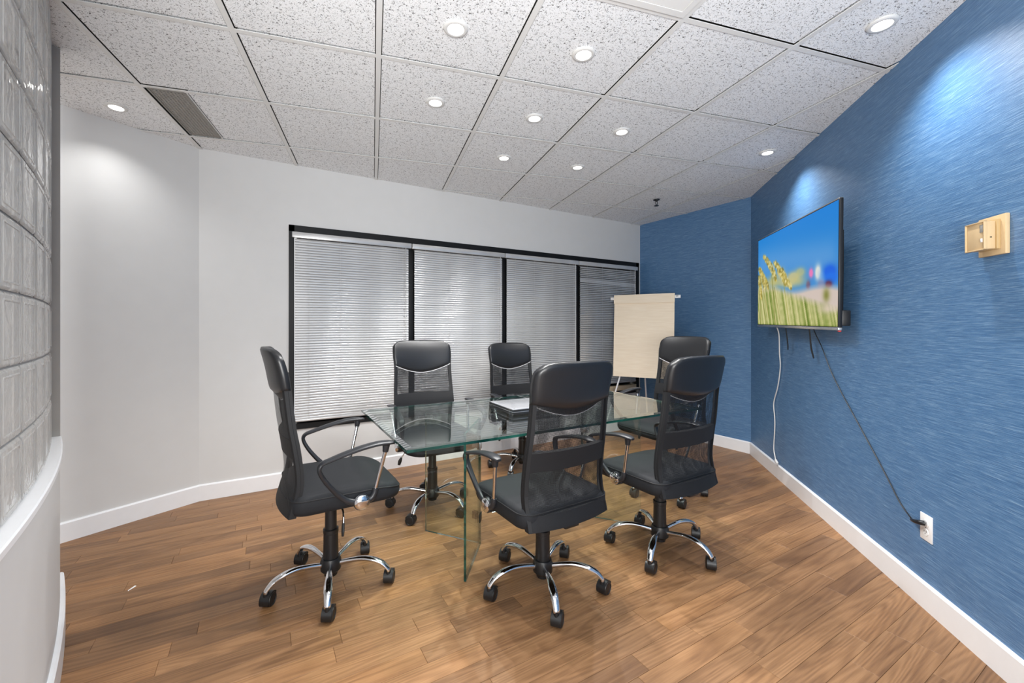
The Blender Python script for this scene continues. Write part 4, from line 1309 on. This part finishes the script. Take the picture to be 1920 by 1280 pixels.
# ------------------------------------------------------------------ flip chart
def cam2room(x, y): return Vector((x * math.cos(YAW) + y * math.sin(YAW), -x * math.sin(YAW) + y * math.cos(YAW)))
fa = cam2room(1.319, 4.70); fb = cam2room(1.865, 4.37)
fm = (fa + fb) / 2; fd = (fb - fa).normalized(); fn = Vector((fd.y, -fd.x))
if fn.dot(-fm) < 0: fn = -fn
flip = props(empty('flip_chart', (fm.x, fm.y, 0), math.atan2(fd.y, fd.x)), 'cream paper flip chart on a thin white easel in the blue corner', 'flip chart')
FS = 1 if (Matrix.Rotation(math.atan2(fd.y, fd.x), 2) @ Vector((0, 1))).dot(fn) > 0 else -1
hwf = (fb - fa).length / 2
ZT, ZB = 1.612, 0.705
lean = 0.06
def fb_(m_, x0, x1, y0, y1, z0, z1, r=0.003):
    a, b = sorted((y0 * FS, y1 * FS)); m_.rbox((x0, a, z0), (x1, b, z1), r)
# board leaning slightly back
def lean_y(z): return -lean * (z - ZB) / (ZT - ZB)
def slab(m_, x0, x1, ya, yb, z0, z1, nz=8, wave=0.0):
    rings = []
    for k in range(nz + 1):
        z = z0 + (z1 - z0) * k / nz
        w = wave * math.sin(k * 1.1)
        rings.append([(x0, (ya + lean_y(z) + w) * FS, z), (x1, (ya + lean_y(z) + w) * FS, z), (x1, (yb + lean_y(z) + w) * FS, z), (x0, (yb + lean_y(z) + w) * FS, z)])
    m_.loft(rings, 0, False, True)
m_ = MB(); slab(m_, -hwf + 0.006, hwf - 0.004, -0.012, -0.001, ZB + 0.02, ZT - 0.02); m_.build('backing_board', M['wood_back'], flip)
m_ = MB(); slab(m_, -hwf, hwf, 0.0, 0.006, ZB, ZT + 0.004, 14, 0.0012); m_.build('paper_pad', M['paper'], flip)
m_ = MB(); slab(m_, -hwf - 0.002, hwf + 0.003, 0.0075, 0.0215, ZT - 0.088, ZT + 0.008, 3); m_.build('folded_sheet', M['paper'], flip)
m_ = MB(); fb_(m_, -hwf - 0.048, hwf + 0.058, lean_y(ZT) - 0.016, lean_y(ZT) - 0.0005, ZT - 0.045, ZT - 0.012); m_.build('top_bar', M['trim_white'], flip)
m_ = MB(); fb_(m_, hwf + 0.012, hwf + 0.036, lean_y(ZT) + 0.0, lean_y(ZT) + 0.002, ZT - 0.028, ZT - 0.022, 0.0005); m_.build('bar_slot', M['dark_slot'], flip)
for (x0, y0, z0, x1, y1) in ((-0.235, -0.03, 0.76, -0.42, 0.10), (0.235, -0.03, 0.76, 0.36, 0.10), (-0.02, -0.045, 1.25, -0.02, -0.42)):
    m_ = MB(); m_.sweep([(x0, (y0 + lean_y(z0)) * FS, z0), (x1, y1 * FS, 0.012)], 0.009, 10); lg = m_.build('easel_leg', M['trim_white'], flip)
    m_ = MB(); m_.lathe([(0.0, 0), (0.012, 0), (0.012, 0.02), (0.0, 0.02)], 12, 0, Matrix.Translation((x1, y1 * FS, 0)), cap=False); m_.build('rubber_foot', M['black_plastic'], lg)

# ------------------------------------------------------------------ scraps on the floor
def atfloor(u, v):
    y = 777.3 * EYE / (v - 614.3); x = (u - 931.7) * y / 777.3
    p = cam2room(x, y); return p
for (u, v, sx, sy, rz, lab) in ((247, 1103, 0.020, 0.003, 0.9, 'tiny white paper sliver on the open floor by the curved wall'),
                                (931, 957, 0.045, 0.012, 0.1, 'small white paper scrap under the chair with turned back')):
    p = atfloor(u, v)
    m_ = MB(); m_.add([(-sx, -sy, 0.0008), (sx, -sy, 0.0008), (sx*0.9, sy, 0.004), (-sx*0.8, sy*0.8, 0.0012), (-sx, -sy, 0.0004), (sx, -sy, 0.0004), (sx*0.9, sy, 0.0034), (-sx*0.8, sy*0.8, 0.0006)],
                      [(0,1,2,3),(7,6,5,4),(0,4,5,1),(1,5,6,2),(2,6,7,3),(3,7,4,0)])
    props(m_.build('paper_scrap', M['paper_white'], None, (p.x, p.y, 0.0), rz), lab, 'scrap', 'paper bits on the floor')
